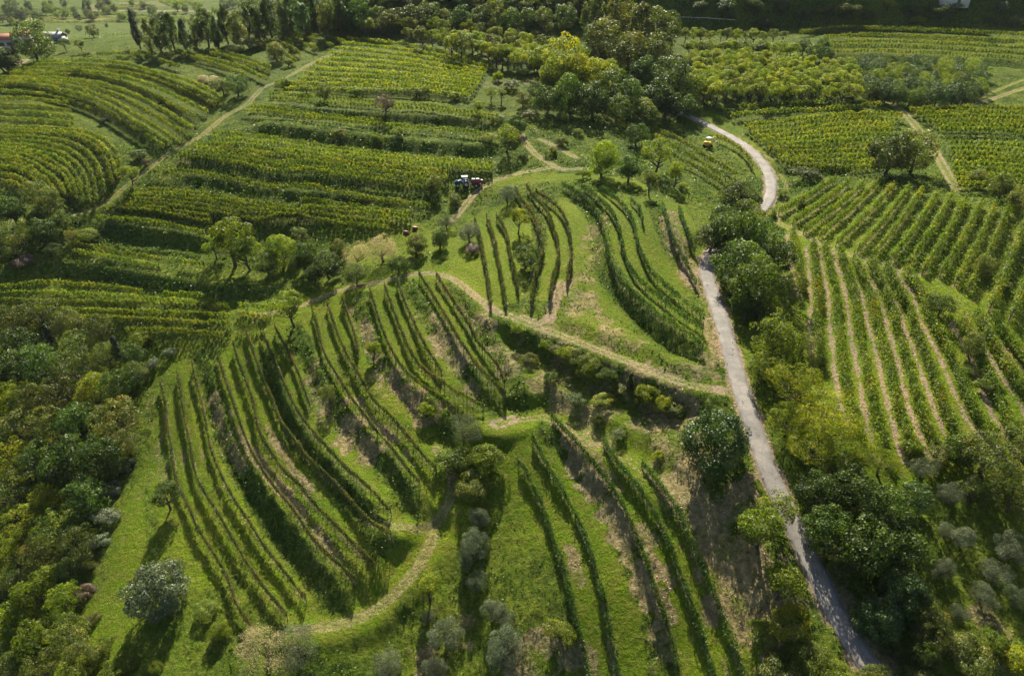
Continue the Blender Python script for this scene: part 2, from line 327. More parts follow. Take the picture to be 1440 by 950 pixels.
# ------------------------------------------------------------------ vine rows (pixel lines follow the top of the canopy)
ROWS = []     # (field, [points], canopy height, leaf density, leaf size, half width, posts?)
def rows(field, lst, **k):
    for p in lst: ROWS.append((field, p, k))
J = lambda *a: sum(a, [])
rows('spur', [
 J(zp(Z1,[(120,650),(150,760),(160,940)]), zp(Z2,[(185,330),(205,500),(235,610),(290,730),(340,820)]), [(273,733.7),(292,763),(309,790),(322,814),(328,839),(342,864),(357,881)]),
 J(zp(Z1,[(232,570),(260,750),(290,930)]), zp(Z2,[(300,250),(330,430),(350,530),(400,640),(470,750)]), [(313,731),(324,750),(340,778),(361,809),(376,830),(397,854),(402,863)]),
 J(zp(Z1,[(332,520),(365,660),(400,800),(425,930)]), zp(Z2,[(450,350),(500,490),(560,620),(640,760)]), [(345,723),(368,761),(391,790),(414,820),(429,838)]),
 J(zp(Z1,[(500,450),(540,580),(590,730),(640,880)]), zp(Z2,[(700,330),(760,450),(840,570),(930,690),(1020,790)]), [(429,740),(448,765),(473,788),(499,812)]),
 J(zp(Z1,[(608,390),(640,500),(690,630),(740,770)]), zp(Z2,[(760,200),(820,340),(890,440),(960,540),(1050,610),(1130,720)]), [(462,726),(481,746),(503,769),(532,796)]),
 J(zp(Z1,[(690,290),(740,430),(790,580),(860,740)]), [(396,593),(412,613),(427,634),(444,653),(465,670),(491,699),(510,722),(531,740),(549,748)]),
 J(zp(Z1,[(790,300),(840,400),(910,560),(970,700)]), [(414,568),(430,592),(448,615),(474,642),(493,661),(514,678),(535,701),(549,716)]),
 zp(Z1,[(885,270),(930,360),(1000,480),(1060,630),(1115,790)]),
 J(zp(Z4,[(40,290),(80,430),(110,560),(160,660),(230,770)]), [(493,556),(514,583),(529,604),(548,623),(565,647),(577,663),(590,675)]),
 J(zp(Z4,[(140,250),(180,370),(240,530),(310,660),(390,790)]), [(526,562),(546,580),(565,600),(582,621),(598,642),(613,656)]),
 zp(Z4,[(240,225),(290,360),(330,480),(348,585)]),
 J(zp(Z4,[(425,160),(460,270),(510,430),(570,560),(640,680),(740,780),(830,850)]), [(622,560),(640,572)]),
 J(zp(Z4,[(525,140),(570,260),(630,420),(690,560),(760,670)]), [(613,530),(632,542),(653,555),(672,565),(680,570)]),
 zp(Z4,[(610,100),(650,220),(730,400),(790,530),(850,620),(907,710)]),
 zp(Z4,[(755,60),(810,140),(890,270),(950,370),(1020,490),(1100,610),(1180,710),(1260,790),(1335,860)]),
 zp(Z4,[(870,60),(940,170),(1010,280),(1090,400),(1150,520),(1240,620),(1300,700),(1330,790)]),
], h=1.65, den=210, ls=0.17, hw=0.20, post=1, tint='thin')
rows('knoll', [
 zp(Z6,[(130,360),(160,450),(190,600),(215,730),(240,930)]), zp(Z6,[(210,340),(250,450),(290,640),(330,850),(340,950)]), zp(Z6,[(275,340),(340,440),(370,600),(410,770),(424,830)]),
 zp(Z6,[(400,160),(440,230),(500,300),(545,390),(570,480),(588,560),(565,640),(535,730),(515,840),(505,935)]),
 zp(Z6,[(480,150),(550,240),(620,320),(660,430),(690,530),(685,640),(645,770),(628,900)]),
 zp(Z6,[(540,170),(640,240),(710,310),(755,410),(775,530),(778,620),(755,700),(746,790)]),
], h=1.7, den=210, ls=0.18, hw=0.26, post=1, tint='thin')
rows('crest', [
 J(zp(Z6,[(715,130),(790,160),(870,220),(930,280),(970,370),(1000,470),(1030,620)]), zp(Z7,[(370,150),(400,240),(480,330),(570,410),(670,490),(770,560),(870,630),(970,700),(995,740)])),
 J(zp(Z6,[(840,140),(910,170),(980,240),(1050,310),(1100,430),(1130,570)]), zp(Z7,[(440,20),(480,150),(535,250),(625,340),(725,420),(825,500),(915,560),(995,610)])),
 J(zp(Z6,[(980,150),(1060,210),(1120,260),(1180,340),(1210,450)]), zp(Z7,[(550,20),(590,130),(645,235),(725,310),(825,390),(915,460),(980,515)])),
 zp(Z6,[(1175,225),(1235,285),(1255,370)]),
 [(931,285),(938,303),(946,332),(959,353),(968,372),(979,396)], [(955,290),(962,308),(970,330),(978,350)],
], h=1.7, den=190, ls=0.18, hw=0.22, post=1, tint='mid')
rows('lower', [
 J(zp(Z8,[(135,400),(180,440),(230,560),(290,670),(330,790)]), zp(Z9,[(80,10),(125,120),(165,230),(195,360),(225,510),(252,620),(292,760),(325,950)])),
 J(zp(Z8,[(230,230),(290,350),(350,460),(420,580),(490,700),(560,840)]), zp(Z9,[(310,30),(355,150),(392,300),(432,430),(455,560),(482,720),(512,870),(525,950)])),
 J(zp(Z8,[(360,110),(430,170),(520,270),(600,370),(690,470),(750,560),(830,680),(890,800)]), zp(Z9,[(650,20),(710,130),(735,260),(785,400),(825,520),(865,640),(905,770),(920,960)])),
 J(zp(Z8,[(705,260),(760,350),(840,450),(920,550),(990,640),(1060,760)]), zp(Z9,[(850,20),(900,150),(950,270),(1005,430),(1058,580),(1108,740),(1170,950)])),
 J(zp(Z8,[(965,420),(1030,490),(1110,600),(1190,700),(1260,840)]), zp(Z9,[(995,30),(1065,150),(1115,290),(1175,410),(1228,550),(1278,700),(1328,820),(1385,950)])),
], h=1.25, den=230, ls=0.18, hw=0.32, post=1, tint='mid')
rows('striped', [
 [(1116,320),(1124,365),(1132,400)],
 J(zp(Z10,[(222,390),(240,560),(255,720)]), zp(Z11,[(170,20),(185,150),(205,320)])),
 J(zp(Z10,[(290,400),(330,570),(360,730)]), zp(Z11,[(290,20),(310,150),(335,350),(360,500),(400,620),(425,680)])),
 J(zp(Z10,[(375,430),(430,570),(470,750)]), zp(Z11,[(415,20),(440,170),(470,320),(500,470),(530,620),(565,740),(592,850)])),
 J(zp(Z10,[(455,470),(520,600),(570,740)]), zp(Z11,[(530,50),(580,200),(620,360),(660,540),(710,690),(755,870)])),
 J(zp(Z10,[(550,490),(620,620),(690,780)]), zp(Z11,[(640,20),(690,200),(740,360),(780,520),(830,650),(900,820)])),
 J(zp(Z10,[(640,520),(730,680),(800,800)]), zp(Z11,[(740,30),(800,170),(860,330),(920,490),(970,630),(1040,780)])),
 J(zp(Z10,[(750,540),(860,680)]), zp(Z11,[(850,20),(960,200),(1030,370),(1110,550),(1200,700),(1280,760)])),
 J(zp(Z11,[(1060,60),(1160,230),(1220,390),(1270,520),(1330,650),(1400,730)]),[(1452,640)]),
 J(zp(Z11,[(1140,20),(1230,150),(1310,290),(1400,430)]),[(1455,560),(1480,610)]),
 J(zp(Z11,[(1240,30),(1340,160),(1425,260)]),[(1470,525),(1500,570)]),
], h=2.0, den=260, ls=0.21, hw=0.48, post=0, tint='bushy')
tops = [(1176,247),(1195,252),(1215,254),(1235,252),(1259,255),(1279,260),(1298,262),(1320,267),(1340,269),(1360,274),(1382,279),(1401,282),(1419,289),(1445,300),(1475,308),(1510,318)]
bots = [(1097,292),(1117,306),(1132,319),(1154,326),(1178,336),(1208,346),(1230,352),(1256,358),(1280,364),(1300,375),(1325,379),(1347,389),(1364,400),(1395,425),(1424,438),(1462,450)]
rows('slant', [[b, ((a[0]+b[0])/2 + 2, (a[1]+b[1])/2 + 1), a] for a, b in zip(tops, bots)], h=2.0, den=190, ls=0.22, hw=0.42, post=0, tint='bushy')
kf = dict(h=2.3, den=85, ls=0.31, hw=0.38, post=0, tint='far')
rows('house', [zp(ZT, p) for p in [[(-160,270),(0,262),(200,270)],[(-60,285),(100,285),(260,330)]]] + [zp(Z12, p) for p in [
 [(190,105),(450,95),(700,110),(900,165),(1100,220),(1270,310)], [(60,145),(300,145),(560,150),(800,180),(1000,250),(1235,345)],
 [(60,170),(200,178),(480,180),(700,220),(900,300),(1135,430)], [(0,195),(250,197),(520,220),(740,280),(940,380),(1105,485)],
 [(0,222),(250,222),(420,250),(620,310),(800,420),(1020,560)], [(0,245),(200,255),(380,300),(540,350),(740,470),(935,585)],
 [(0,270),(200,285),(380,325),(540,380)]]], **kf)
rows('ridge', [zp(ZT, p) for p in [[(210,255),(330,285),(450,325),(600,380)],[(240,250),(400,290),(560,330),(690,390)],[(330,245),(450,270),(600,310),(710,355)],
 [(420,250),(560,280),(720,335)],[(620,195),(740,235),(850,300)],[(700,195),(800,220),(870,265)],[(760,190),(880,215),(960,240)],[(800,170),(920,190),(1040,225)],[(860,165),(980,180),(1100,205)]]], **kf)
rows('west', [zp(Z12, p) for p in [[(0,315),(200,320),(390,340)],[(0,350),(200,360),(400,385)],[(0,390),(200,395),(420,420)],[(0,430),(200,435),(430,460)]]], **kf)
rows('bowl', [zp(Z12, p) for p in [
 [(0,478),(250,485),(450,500),(600,550),(675,640),(690,715)], [(0,505),(200,515),(420,535),(560,600),(620,700),(640,800)], [(0,555),(200,565),(380,600),(490,680),(535,780),(550,890)],
 [(0,598),(200,615),(340,655),(430,740),(465,830),(470,910)], [(0,630),(150,640),(270,690),(370,760),(410,860)], [(0,662),(120,680),(230,750),(310,830),(330,870)],
 [(0,705),(100,718),(200,775),(265,850)], [(0,745),(100,765),(180,815)], [(0,785),(80,800),(130,830)]]], **kf)
def E(a, b): return zp(Z13, a) + zp(Z14, b)
km = dict(h=2.1, den=70, ls=0.29, hw=0.26, post=0, tint='far')
rows('face', [
 E([(815,58),(1000,72),(1200,100)], [(100,445),(400,490),(600,510),(800,530),(1190,560)]),
 E([(700,138),(850,120),(1000,130),(1200,160)], [(100,495),(400,530),(700,560),(1000,580),(1190,600)]),
 E([(620,172),(800,172),(1000,190),(1200,225)], [(100,545),(400,590),(600,605),(940,640)]),
 E([(620,195),(800,215),(1000,245),(1200,280)], [(100,590),(400,645),(600,670),(840,700)]),
 E([(440,285),(650,280),(850,312),(1050,350),(1250,375)], [(100,680),(400,745),(600,775),(840,805)]),
 E([(340,390),(550,390),(750,412),(900,440),(1100,465),(1300,490)], [(100,765),(400,810),(730,850)]),
 E([(300,420),(500,425),(750,450),(900,480),(1100,510),(1300,535)], [(100,810),(400,850),(720,890)]),
 E([(260,460),(500,470),(750,500),(900,530),(1100,560)], [(0,850),(300,900),(600,930)]),
 zp(Z13,[(180,490),(400,500),(600,530),(800,570)]), zp(Z13,[(140,545),(350,555),(550,585),(760,640)]),
 zp(Z13,[(0,695),(150,715),(350,755),(520,785)]), zp(Z13,[(0,735),(150,755),(350,795),(500,825)]), zp(Z13,[(620,800),(760,815)]),
], **km)
rows('shelf', [
 zp(Z14,[(-240,260),(0,275),(200,300),(400,325),(560,340),(700,350),(900,365),(1200,400)]), zp(Z14,[(-200,235),(0,255),(200,285),(400,308),(560,320)]),
 zp(Z14,[(-90,190),(100,205),(400,225),(600,245),(800,250),(1050,290),(1230,315)]), zp(Z14,[(-90,160),(100,175),(400,200),(600,225),(800,230),(1050,270),(1230,290)]),
], **km)
add = []
for fld_, picks in (('house', (2, 3, 5, 6)), ('bowl', (0, 1, 2, 3, 4, 5))):
    fx = [i for i, r_ in enumerate(ROWS) if r_[0] == fld_]; ins = []
    for k_ in picks:
        pa, pb = crom(ROWS[fx[k_]][1], 10), crom(ROWS[fx[k_ + 1]][1], 10); t_ = np.linspace(0, 1, 9)
        f_ = lambda p: np.stack([np.interp(t_, np.linspace(0, 1, len(p)), p[:, c]) for c in (0, 1)], 1)
        ins.append((fx[k_], (fld_, [tuple(v) for v in (f_(pa) + f_(pb)) / 2], ROWS[fx[k_]][2])))
    for i_, r_ in reversed(ins): ROWS.insert(i_ + 1, r_)
fi = [i for i, r_ in enumerate(ROWS) if r_[0] == 'face'][:9]
for a, b in zip(fi[:-1], fi[1:]):
    if a - fi[0] in (3, 4): continue
    pa, pb = np.array(ROWS[a][1]), np.array(ROWS[b][1]); xs = np.linspace(max(pa[0, 0], pb[0, 0]), min(pa[-1, 0], pb[-1, 0]), 8)
    add.append(('face', [(x, .5 * np.interp(x, pa[:, 0], pa[:, 1]) + .5 * np.interp(x, pb[:, 0], pb[:, 1])) for x in xs], ROWS[a][2]))
ROWS += add
fa = sorted([r_ for r_ in ROWS if r_[0] == 'face'], key=lambda r_: np.interp(200 if r_[1][-1][0] < 330 else 350, [p[0] for p in r_[1]], [p[1] for p in r_[1]]))
ROWS = [r_ for r_ in ROWS if r_[0] != 'face'] + fa
TA = np.array([(488,52),(540,57),(600,66),(650,78),(690,88)]); TB = np.array([(400,122),(470,124),(550,126),(610,128),(662,132)])
for k in range(11):
    f = k / 10; ROWS.append(('golden', [tuple(TA[i] * (1 - f) + TB[i] * f) for i in range(5)], dict(h=2.0, den=62, ls=0.34, hw=0.5, post=0, tint='gold')))
rows('top_right', [zp(ZR, p) for p in [[(490,128),(700,112),(1000,120),(1425,140),(1600,150)],[(590,150),(800,140),(1000,150),(1425,168),(1600,180)],[(590,172),(900,168),(1425,195),(1600,210)],
 [(560,190),(900,188),(1425,218),(1600,235)],[(530,212),(900,210),(1425,240),(1600,258)]]], **kf)
UA = np.array([(255,520),(400,505),(550,485),(750,465),(920,475)]); UB = np.array([(430,670),(520,685),(600,690),(700,695),(800,690)])
rows('road_bend', [zp(ZR, [(170,440),(400,430),(600,420),(830,430)]), zp(ZR, [(200,475),(400,458),(600,450),(760,438)])] +
 [zp(ZR, [tuple(UA[i] * (1 - k / 10) + UB[i] * k / 10) for i in range(5)]) for k in range(11)], **kf)
rows('far_right', [zp(ZR, [(950 + 25 * k, 448 + 17 * k),(1150, 445 + 17 * k),(1425, 450 + 18 * k),(1560, 455 + 18 * k)]) for k in range(6)] +
 [zp(ZR, [(1115 + 4 * k, 590 + 22 * k),(1250, 590 + 22 * k),(1425, 605 + 22 * k),(1560, 615 + 22 * k)]) for k in range(9)], **kf)
rows('roadside', [zp(ZC, p) for p in [[(700,235),(850,300),(1000,400),(1100,560)],[(0,165),(150,200),(400,340),(650,490),(915,650)],[(0,230),(200,330),(450,480),(650,600),(800,700)],[(180,420),(450,560),(650,680),(790,760)]]] +
 [[(766,150),(820,160),(870,172),(920,181)]], **km)
rows('shade', [zp(ZX, p) for p in [[(0,262),(200,240),(400,250),(640,282)],[(0,290),(200,283),(450,295),(700,315),(970,330)],[(0,320),(250,325),(500,330),(760,335),(1030,352)],
 [(100,350),(400,366),(600,370),(850,380),(1040,392)],[(350,395),(700,408),(1040,428)],[(560,455),(750,455),(900,465),(1000,478)]]], **km)
rows('stub', [zp(ZX, p) for p in [[(740,290),(930,298)],[(1070,345),(1220,348)],[(1070,385),(1200,395)]]], **km)

def path_of(p, h):
    ymid = p[len(p) // 2][1]
    return line(p, dh=h, step=1.0)
row_q = []
for fld, p, k in ROWS:
    q = path_of(p, k['h'] * 0.88); row_q.append(q)
    wd = 0.9 if k['tint'] != 'bushy' else 1.5
    _, dd, sd, al, LL = dist(q, 3.0)
    if fld == 'striped':
        m = dd < 3; e = np.abs(sd[m] - 0.9) + (N2[m] - 0.5) * 0.9
        dirt[m] = np.maximum(dirt[m], 0.62 * (1 - sm(0.2, 0.6, e))); dry[m] = np.maximum(dry[m], 0.35 * (1 - sm(0.3, 0.9, e)))
    elif fld in ('slant',):
        m = dd < 1.2; dry[m] = np.maximum(dry[m], 0.5 * (1 - sm(0.2, 0.8, dd[m] + (N2[m] - .5))))
    else:
        m = dd < 1.2; e = dd[m] + (N2[m] - 0.5) * 0.8
        if k['tint'] in ('thin', 'mid'):
            m2 = dd < 2.2; e2 = np.abs(dd[m2] - 1.25) + (N2[m2] - .5) * .5; dry[m2] = np.maximum(dry[m2], 0.50 * np.clip(N1[m2] * 1.8 - .5, 0, 1) * (1 - sm(0.1, 0.45, e2)))
        dirt[m] = np.maximum(dirt[m], 0.35 * (1 - sm(0.15, 0.5, e))); rough[m] = np.maximum(rough[m], 0.6 * (1 - sm(0.2, 0.7, e))); dry[m] = np.maximum(dry[m], 0.55 * N1[m] * (1 - sm(0.1, 0.6, e)))

for p, wd, a_, v in (([(20,24),(100,28),(150,25)], 40, 'dry', .5), ([(150,8),(220,6)], 60, 'dry', .45), ([(150,30),(230,30)], 30, 'rough', 1.0), ([(0,12),(90,12)], 50, 'rough', 1.0), ([(120,15),(300,16)], 7, 'dirt', .9)):
    stroke({'dry': dry, 'rough': rough, 'dirt': dirt}[a_], line(p, step=8), wd, v, .2)
# small relief, larger where the ground is rough
rough = np.clip(rough, 0, 1); rgh = rough * np.clip(1.3 - dirt, 0.1, 1)
Dg = GY + OFF
fade = np.clip(220 / Dg, 0, 1)
H += (rgh * ((fbm(GX, GY, 2.2, 2, 41) - 0.5) * 0.55 + (fbm(GX, GY, 0.8, 2, 43) - 0.5) * 0.34) * fade + (fbm(GX, GY, 14, 2, 45) - 0.5) * 0.5 * np.clip(rough - 0.2, 0, 1))
H += np.where(Dg < 400, (vnoise(GX, GY, 0.35, 47) - 0.5) * 0.07, 0)
zf = np.clip(hz(road_q[:, 0], road_q[:, 1]), -99, 99); flatten(road_q, 2.1, 0.5)
road_z = hz(road_q[:, 0], road_q[:, 1])

# ------------------------------------------------------------------ material helpers
def mat(name):
    m = bpy.data.materials.new(name); m.use_nodes = True; m.node_tree.nodes.clear(); return m, m.node_tree
def N(nt, typ, **kw):
    n = nt.nodes.new(typ)
    for k, v in kw.items(): setattr(n, k, v)
    return n
def setin(n, d):
    for k, v in d.items(): n.inputs[k].default_value = v
def ramp(nt, fac, stops, interp='LINEAR'):
    r = N(nt, 'ShaderNodeValToRGB'); r.color_ramp.interpolation = interp
    e = r.color_ramp.elements
    while len(e) < len(stops): e.new(0.5)
    for el, (p, c) in zip(e, stops): el.position = p; el.color = (*c, 1)
    nt.links.new(fac, r.inputs[0]); return r.outputs[0]
def mixc(nt, a, b, f, mode='MIX'):
    m = N(nt, 'ShaderNodeMix', data_type='RGBA', blend_type=mode)
    for s, v in ((0, f), (6, a), (7, b)):
        if isinstance(v, (int, float)): m.inputs[s].default_value = v
        elif isinstance(v, tuple): m.inputs[s].default_value = (*v, 1)
        else: nt.links.new(v, m.inputs[s])
    return m.outputs[2]
def simple(name, col, rough_=0.7, metal=0.0, noise=0.15, scale=6.0):
    m, t = mat(name); o = N(t, 'ShaderNodeOutputMaterial'); p = N(t, 'ShaderNodeBsdfPrincipled')
    tc = N(t, 'ShaderNodeTexCoord'); nz = N(t, 'ShaderNodeTexNoise'); setin(nz, {'Scale': scale, 'Detail': 3.0}); t.links.new(tc.outputs['Object'], nz.inputs['Vector'])
    c = ramp(t, nz.outputs[0], [(0.25, tuple(x * (1 - noise * 2) for x in col)), (0.75, tuple(min(1, x * (1 + noise)) for x in col))])
    t.links.new(c, p.inputs['Base Color']); setin(p, {'Roughness': rough_, 'Metallic': metal})
    t.links.new(p.outputs[0], o.inputs[0]); return m
def leafmat(name, stops, trans=0.35, tcol=(0.30, 0.42, 0.03), var=0.35, hue=0.0, spec=0.22):
    m, t = mat(name); o = N(t, 'ShaderNodeOutputMaterial'); p = N(t, 'ShaderNodeBsdfPrincipled')
    at = N(t, 'ShaderNodeAttribute', attribute_name='leaf'); oi = N(t, 'ShaderNodeObjectInfo')
    c = ramp(t, at.outputs['Fac'], stops)
    mr = N(t, 'ShaderNodeMapRange'); setin(mr, {1: 0.0, 2: 1.0, 3: 1 - var, 4: 1 + var}); t.links.new(oi.outputs['Random'], mr.inputs[0])
    hs = N(t, 'ShaderNodeHueSaturation'); t.links.new(c, hs.inputs['Color']); t.links.new(mr.outputs[0], hs.inputs['Value'])
    mh = N(t, 'ShaderNodeMapRange'); setin(mh, {1: 0.0, 2: 1.0, 3: 0.5 - hue, 4: 0.5 + hue}); 
    mm = N(t, 'ShaderNodeMath', operation='FRACT'); mu = N(t, 'ShaderNodeMath', operation='MULTIPLY'); mu.inputs[1].default_value = 7.31
    t.links.new(oi.outputs['Random'], mu.inputs[0]); t.links.new(mu.outputs[0], mm.inputs[0]); t.links.new(mm.outputs[0], mh.inputs[0]); t.links.new(mh.outputs[0], hs.inputs['Hue'])
    t.links.new(hs.outputs[0], p.inputs['Base Color']); setin(p, {'Roughness': 0.5, 'Specular IOR Level': spec})
    tr = N(t, 'ShaderNodeBsdfTranslucent'); tc_ = mixc(t, hs.outputs[0], tcol, 0.9, 'MULTIPLY')
    br = N(t, 'ShaderNodeVectorMath', operation='SCALE'); br.inputs['Scale'].default_value = 5.0; t.links.new(tc_, br.inputs[0])
    t.links.new(br.outputs[0], tr.inputs[0])
    mx = N(t, 'ShaderNodeMixShader'); mx.inputs[0].default_value = trans
    t.links.new(p.outputs[0], mx.inputs[1]); t.links.new(tr.outputs[0], mx.inputs[2]); t.links.new(mx.outputs[0], o.inputs[0])
    return m
def ground_mat():
    m, t = mat('ground_cover'); o = N(t, 'ShaderNodeOutputMaterial'); p = N(t, 'ShaderNodeBsdfPrincipled')
    at = N(t, 'ShaderNodeAttribute', attribute_name='cover'); sep = N(t, 'ShaderNodeSeparateColor'); t.links.new(at.outputs['Color'], sep.inputs[0])
    geo = N(t, 'ShaderNodeNewGeometry'); pos = geo.outputs['Position']
    def nz(scale, detail=4, rg=0.6):
        n_ = N(t, 'ShaderNodeTexNoise'); setin(n_, {'Scale': scale, 'Detail': float(detail), 'Roughness': rg}); t.links.new(pos, n_.inputs['Vector']); return n_.outputs[0]
    fine = nz(3.2, 5, 0.75); mid = nz(0.55, 3); big = nz(0.06, 3); clump = nz(1.3, 4, 0.7)
    mown = ramp(t, fine, [(0.30, (0.055, 0.084, 0.005)), (0.5, (0.105, 0.162, 0.008)), (0.68, (0.18, 0.235, 0.016))])
    mown2 = ramp(t, fine, [(0.30, (0.075, 0.085, 0.010)), (0.55, (0.145, 0.172, 0.018)), (0.7, (0.26, 0.235, 0.06))])
    mown = mixc(t, mown, mown2, ramp(t, mid, [(0.42, (0, 0, 0)), (0.58, (1, 1, 1))]))
    wild = ramp(t, clump, [(0.30, (0.020, 0.034, 0.006)), (0.48, (0.052, 0.080, 0.011)), (0.62, (0.110, 0.142, 0.020)), (0.78, (0.20, 0.20, 0.06))])
    straw = ramp(t, clump, [(0.3, (0.11, 0.095, 0.045)), (0.5, (0.22, 0.175, 0.088)), (0.7, (0.36, 0.29, 0.165))])
    earth = ramp(t, fine, [(0.3, (0.15, 0.105, 0.07)), (0.55, (0.28, 0.212, 0.148)), (0.75, (0.42, 0.34, 0.26))])
    wide = nz(0.16, 5, 0.7)
    wild = mixc(t, wild, ramp(t, wide, [(0.36, (0.42, 0.55, 0.55)), (0.5, (1.0, 1.0, 1.0)), (0.62, (1.25, 1.12, 1.0))]), 1.0, 'MULTIPLY')
    c = mixc(t, mown, wild, sep.outputs[2])
    # straw and earth break up into tufts instead of fading evenly
    def brk(ch, src, k=2.2):
        a = N(t, 'ShaderNodeMath', operation='ADD'); t.links.new(ch, a.inputs[0]); t.links.new(src, a.inputs[1])
        b = N(t, 'ShaderNodeMapRange'); setin(b, {1: 0.80, 2: 1.15, 3: 0.0, 4: 1.0}); t.links.new(a.outputs[0], b.inputs[0]); return b.outputs[0]
    c = mixc(t, c, straw, brk(sep.outputs[0], fine)); c = mixc(t, c, earth, brk(sep.outputs[1], fine))
    c = mixc(t, c, ramp(t, big, [(0.35, (0.78, 0.86, 0.80)), (0.65, (1.12, 1.08, 1.0))]), 1.0, 'MULTIPLY')
    t.links.new(c, p.inputs['Base Color']); setin(p, {'Roughness': 0.9, 'Specular IOR Level': 0.05})
    b = N(t, 'ShaderNodeBump'); setin(b, {'Strength': 0.9, 'Distance': 0.22}); t.links.new(fine, b.inputs['Height'])
    b2 = N(t, 'ShaderNodeBump'); setin(b2, {'Strength': 0.7, 'Distance': 0.5}); t.links.new(clump, b2.inputs['Height']); t.links.new(b.outputs[0], b2.inputs['Normal'])
    t.links.new(b2.outputs[0], p.inputs['Normal']); t.links.new(p.outputs[0], o.inputs[0]); return m
def road_mat():
    m, t = mat('worn_asphalt'); o = N(t, 'ShaderNodeOutputMaterial'); p = N(t, 'ShaderNodeBsdfPrincipled')
    geo = N(t, 'ShaderNodeNewGeometry')
    a = N(t, 'ShaderNodeTexNoise'); setin(a, {'Scale': 0.35, 'Detail': 5.0, 'Roughness': 0.65}); b = N(t, 'ShaderNodeTexNoise'); setin(b, {'Scale': 9.0, 'Detail': 3.0})
    t.links.new(geo.outputs['Position'], a.inputs['Vector']); t.links.new(geo.outputs['Position'], b.inputs['Vector'])
    c1 = ramp(t, a.outputs[0], [(0.3, (0.13, 0.121, 0.112)), (0.5, (0.205, 0.187, 0.17)), (0.7, (0.30, 0.27, 0.24))])
    c2 = ramp(t, b.outputs[0], [(0.3, (0.75, 0.75, 0.75)), (0.7, (1.15, 1.15, 1.15))])
    c = mixc(t, c1, c2, 1.0, 'MULTIPLY')
    v = N(t, 'ShaderNodeTexVoronoi', feature='DISTANCE_TO_EDGE'); setin(v, {'Scale': 0.45, 'Randomness': 1.0}); t.links.new(geo.outputs['Position'], v.inputs['Vector'])
    c = mixc(t, (0.12, 0.11, 0.10), c, ramp(t, v.outputs[0], [(0.0, (0.45, 0.45, 0.45)), (0.03, (1, 1, 1))]))
    t.links.new(c, p.inputs['Base Color']); setin(p, {'Roughness': 0.85}); t.links.new(p.outputs[0], o.inputs[0]); return m

def obj(name, me, m, parent=None, loc=None, label=None, cat=None, group=None, kind=None):
    o = bpy.data.objects.new(name, me); COL.objects.link(o)
    if m is not None and me is not None and not me.materials: 
        for x in (m if isinstance(m, (list, tuple)) else [m]): me.materials.append(x)
    if parent: o.parent = parent
    if loc is not None: o.location = loc
    for a, b in (('label', label), ('category', cat), ('group', group), ('kind', kind)):
        if b: o[a] = b
    return o
def quadmesh(name, V, Fq, leaf=None, smooth=False, mi=None):
    me = bpy.data.meshes.new(name); V = np.ascontiguousarray(V, np.float32); Fq = np.ascontiguousarray(Fq, np.int32)
    me.vertices.add(len(V)); me.vertices.foreach_set('co', V.ravel()); k = Fq.shape[1]
    me.loops.add(Fq.size); me.loops.foreach_set('vertex_index', Fq.ravel()); me.polygons.add(len(Fq))
    me.polygons.foreach_set('loop_start', np.arange(0, Fq.size, k, dtype=np.int32))
    if mi is not None: me.polygons.foreach_set('material_index', np.asarray(mi, np.int32))
    if smooth: me.polygons.foreach_set('use_smooth', np.ones(len(Fq), bool))
    me.update(calc_edges=True)
    if leaf is not None:
        a = me.attributes.new('leaf', 'FLOAT', 'FACE'); a.data.foreach_set('value', np.asarray(leaf, np.float32))
    return me
# ------------------------------------------------------------------ the ground sheet
idx = np.arange(NV * NU).reshape(NV, NU)
Fq = np.stack([idx[:-1, :-1], idx[:-1, 1:], idx[1:, 1:], idx[1:, :-1]], -1).reshape(-1, 4)
gm = quadmesh('ground', np.stack([GX, GY, H], -1).reshape(-1, 3), Fq, smooth=True)
ca = gm.color_attributes.new('cover', 'FLOAT_COLOR', 'POINT')
ca.data.foreach_set('color', np.stack([np.clip(dry, 0, 1), np.clip(dirt, 0, 1), rough, np.ones_like(dry)], -1).astype(np.float32).ravel())
obj('ground', gm, ground_mat(), kind='structure')
# the lane: a thin slab of worn asphalt with ragged edges
tg = np.gradient(road_q, axis=0); tg /= np.linalg.norm(tg, axis=1)[:, None]; nr = np.c_[tg[:, 1], -tg[:, 0]]
fine_n = len(road_q) * 3; ti = np.linspace(0, len(road_q) - 1, fine_n)
def li(a): return np.stack([np.interp(ti, np.arange(len(a)), a[:, k]) for k in range(a.shape[1])], 1)
rq, rn = li(road_q), li(nr)
jl = 1.3 + 0.16 * rng.standard_normal(fine_n).cumsum().clip(-1, 1) * 0.3 + rng.uniform(-0.06, 0.06, fine_n); jr = 1.3 + rng.uniform(-0.14, 0.1, fine_n)
ws = np.array([-1.0, -0.985, -0.5, 0, 0.5, 0.985, 1.0]); Vr = []
for i_, s_ in enumerate(ws):
    wd = np.where(s_ < 0, jl, jr) * s_; xy = rq + rn * wd[:, None]
    z = hz(xy[:, 0], xy[:, 1]) + (-0.05 if abs(s_) == 1 else 0.07 + 0.03 * (1 - s_ * s_)); Vr.append(np.c_[xy, z])
Vr = np.stack(Vr, 1); ii = np.arange(fine_n * 7).reshape(fine_n, 7)
obj('road', quadmesh('road', Vr.reshape(-1, 3), np.stack([ii[:-1, :-1], ii[:-1, 1:], ii[1:, 1:], ii[1:, :-1]], -1).reshape(-1, 4)), road_mat(), kind='structure')

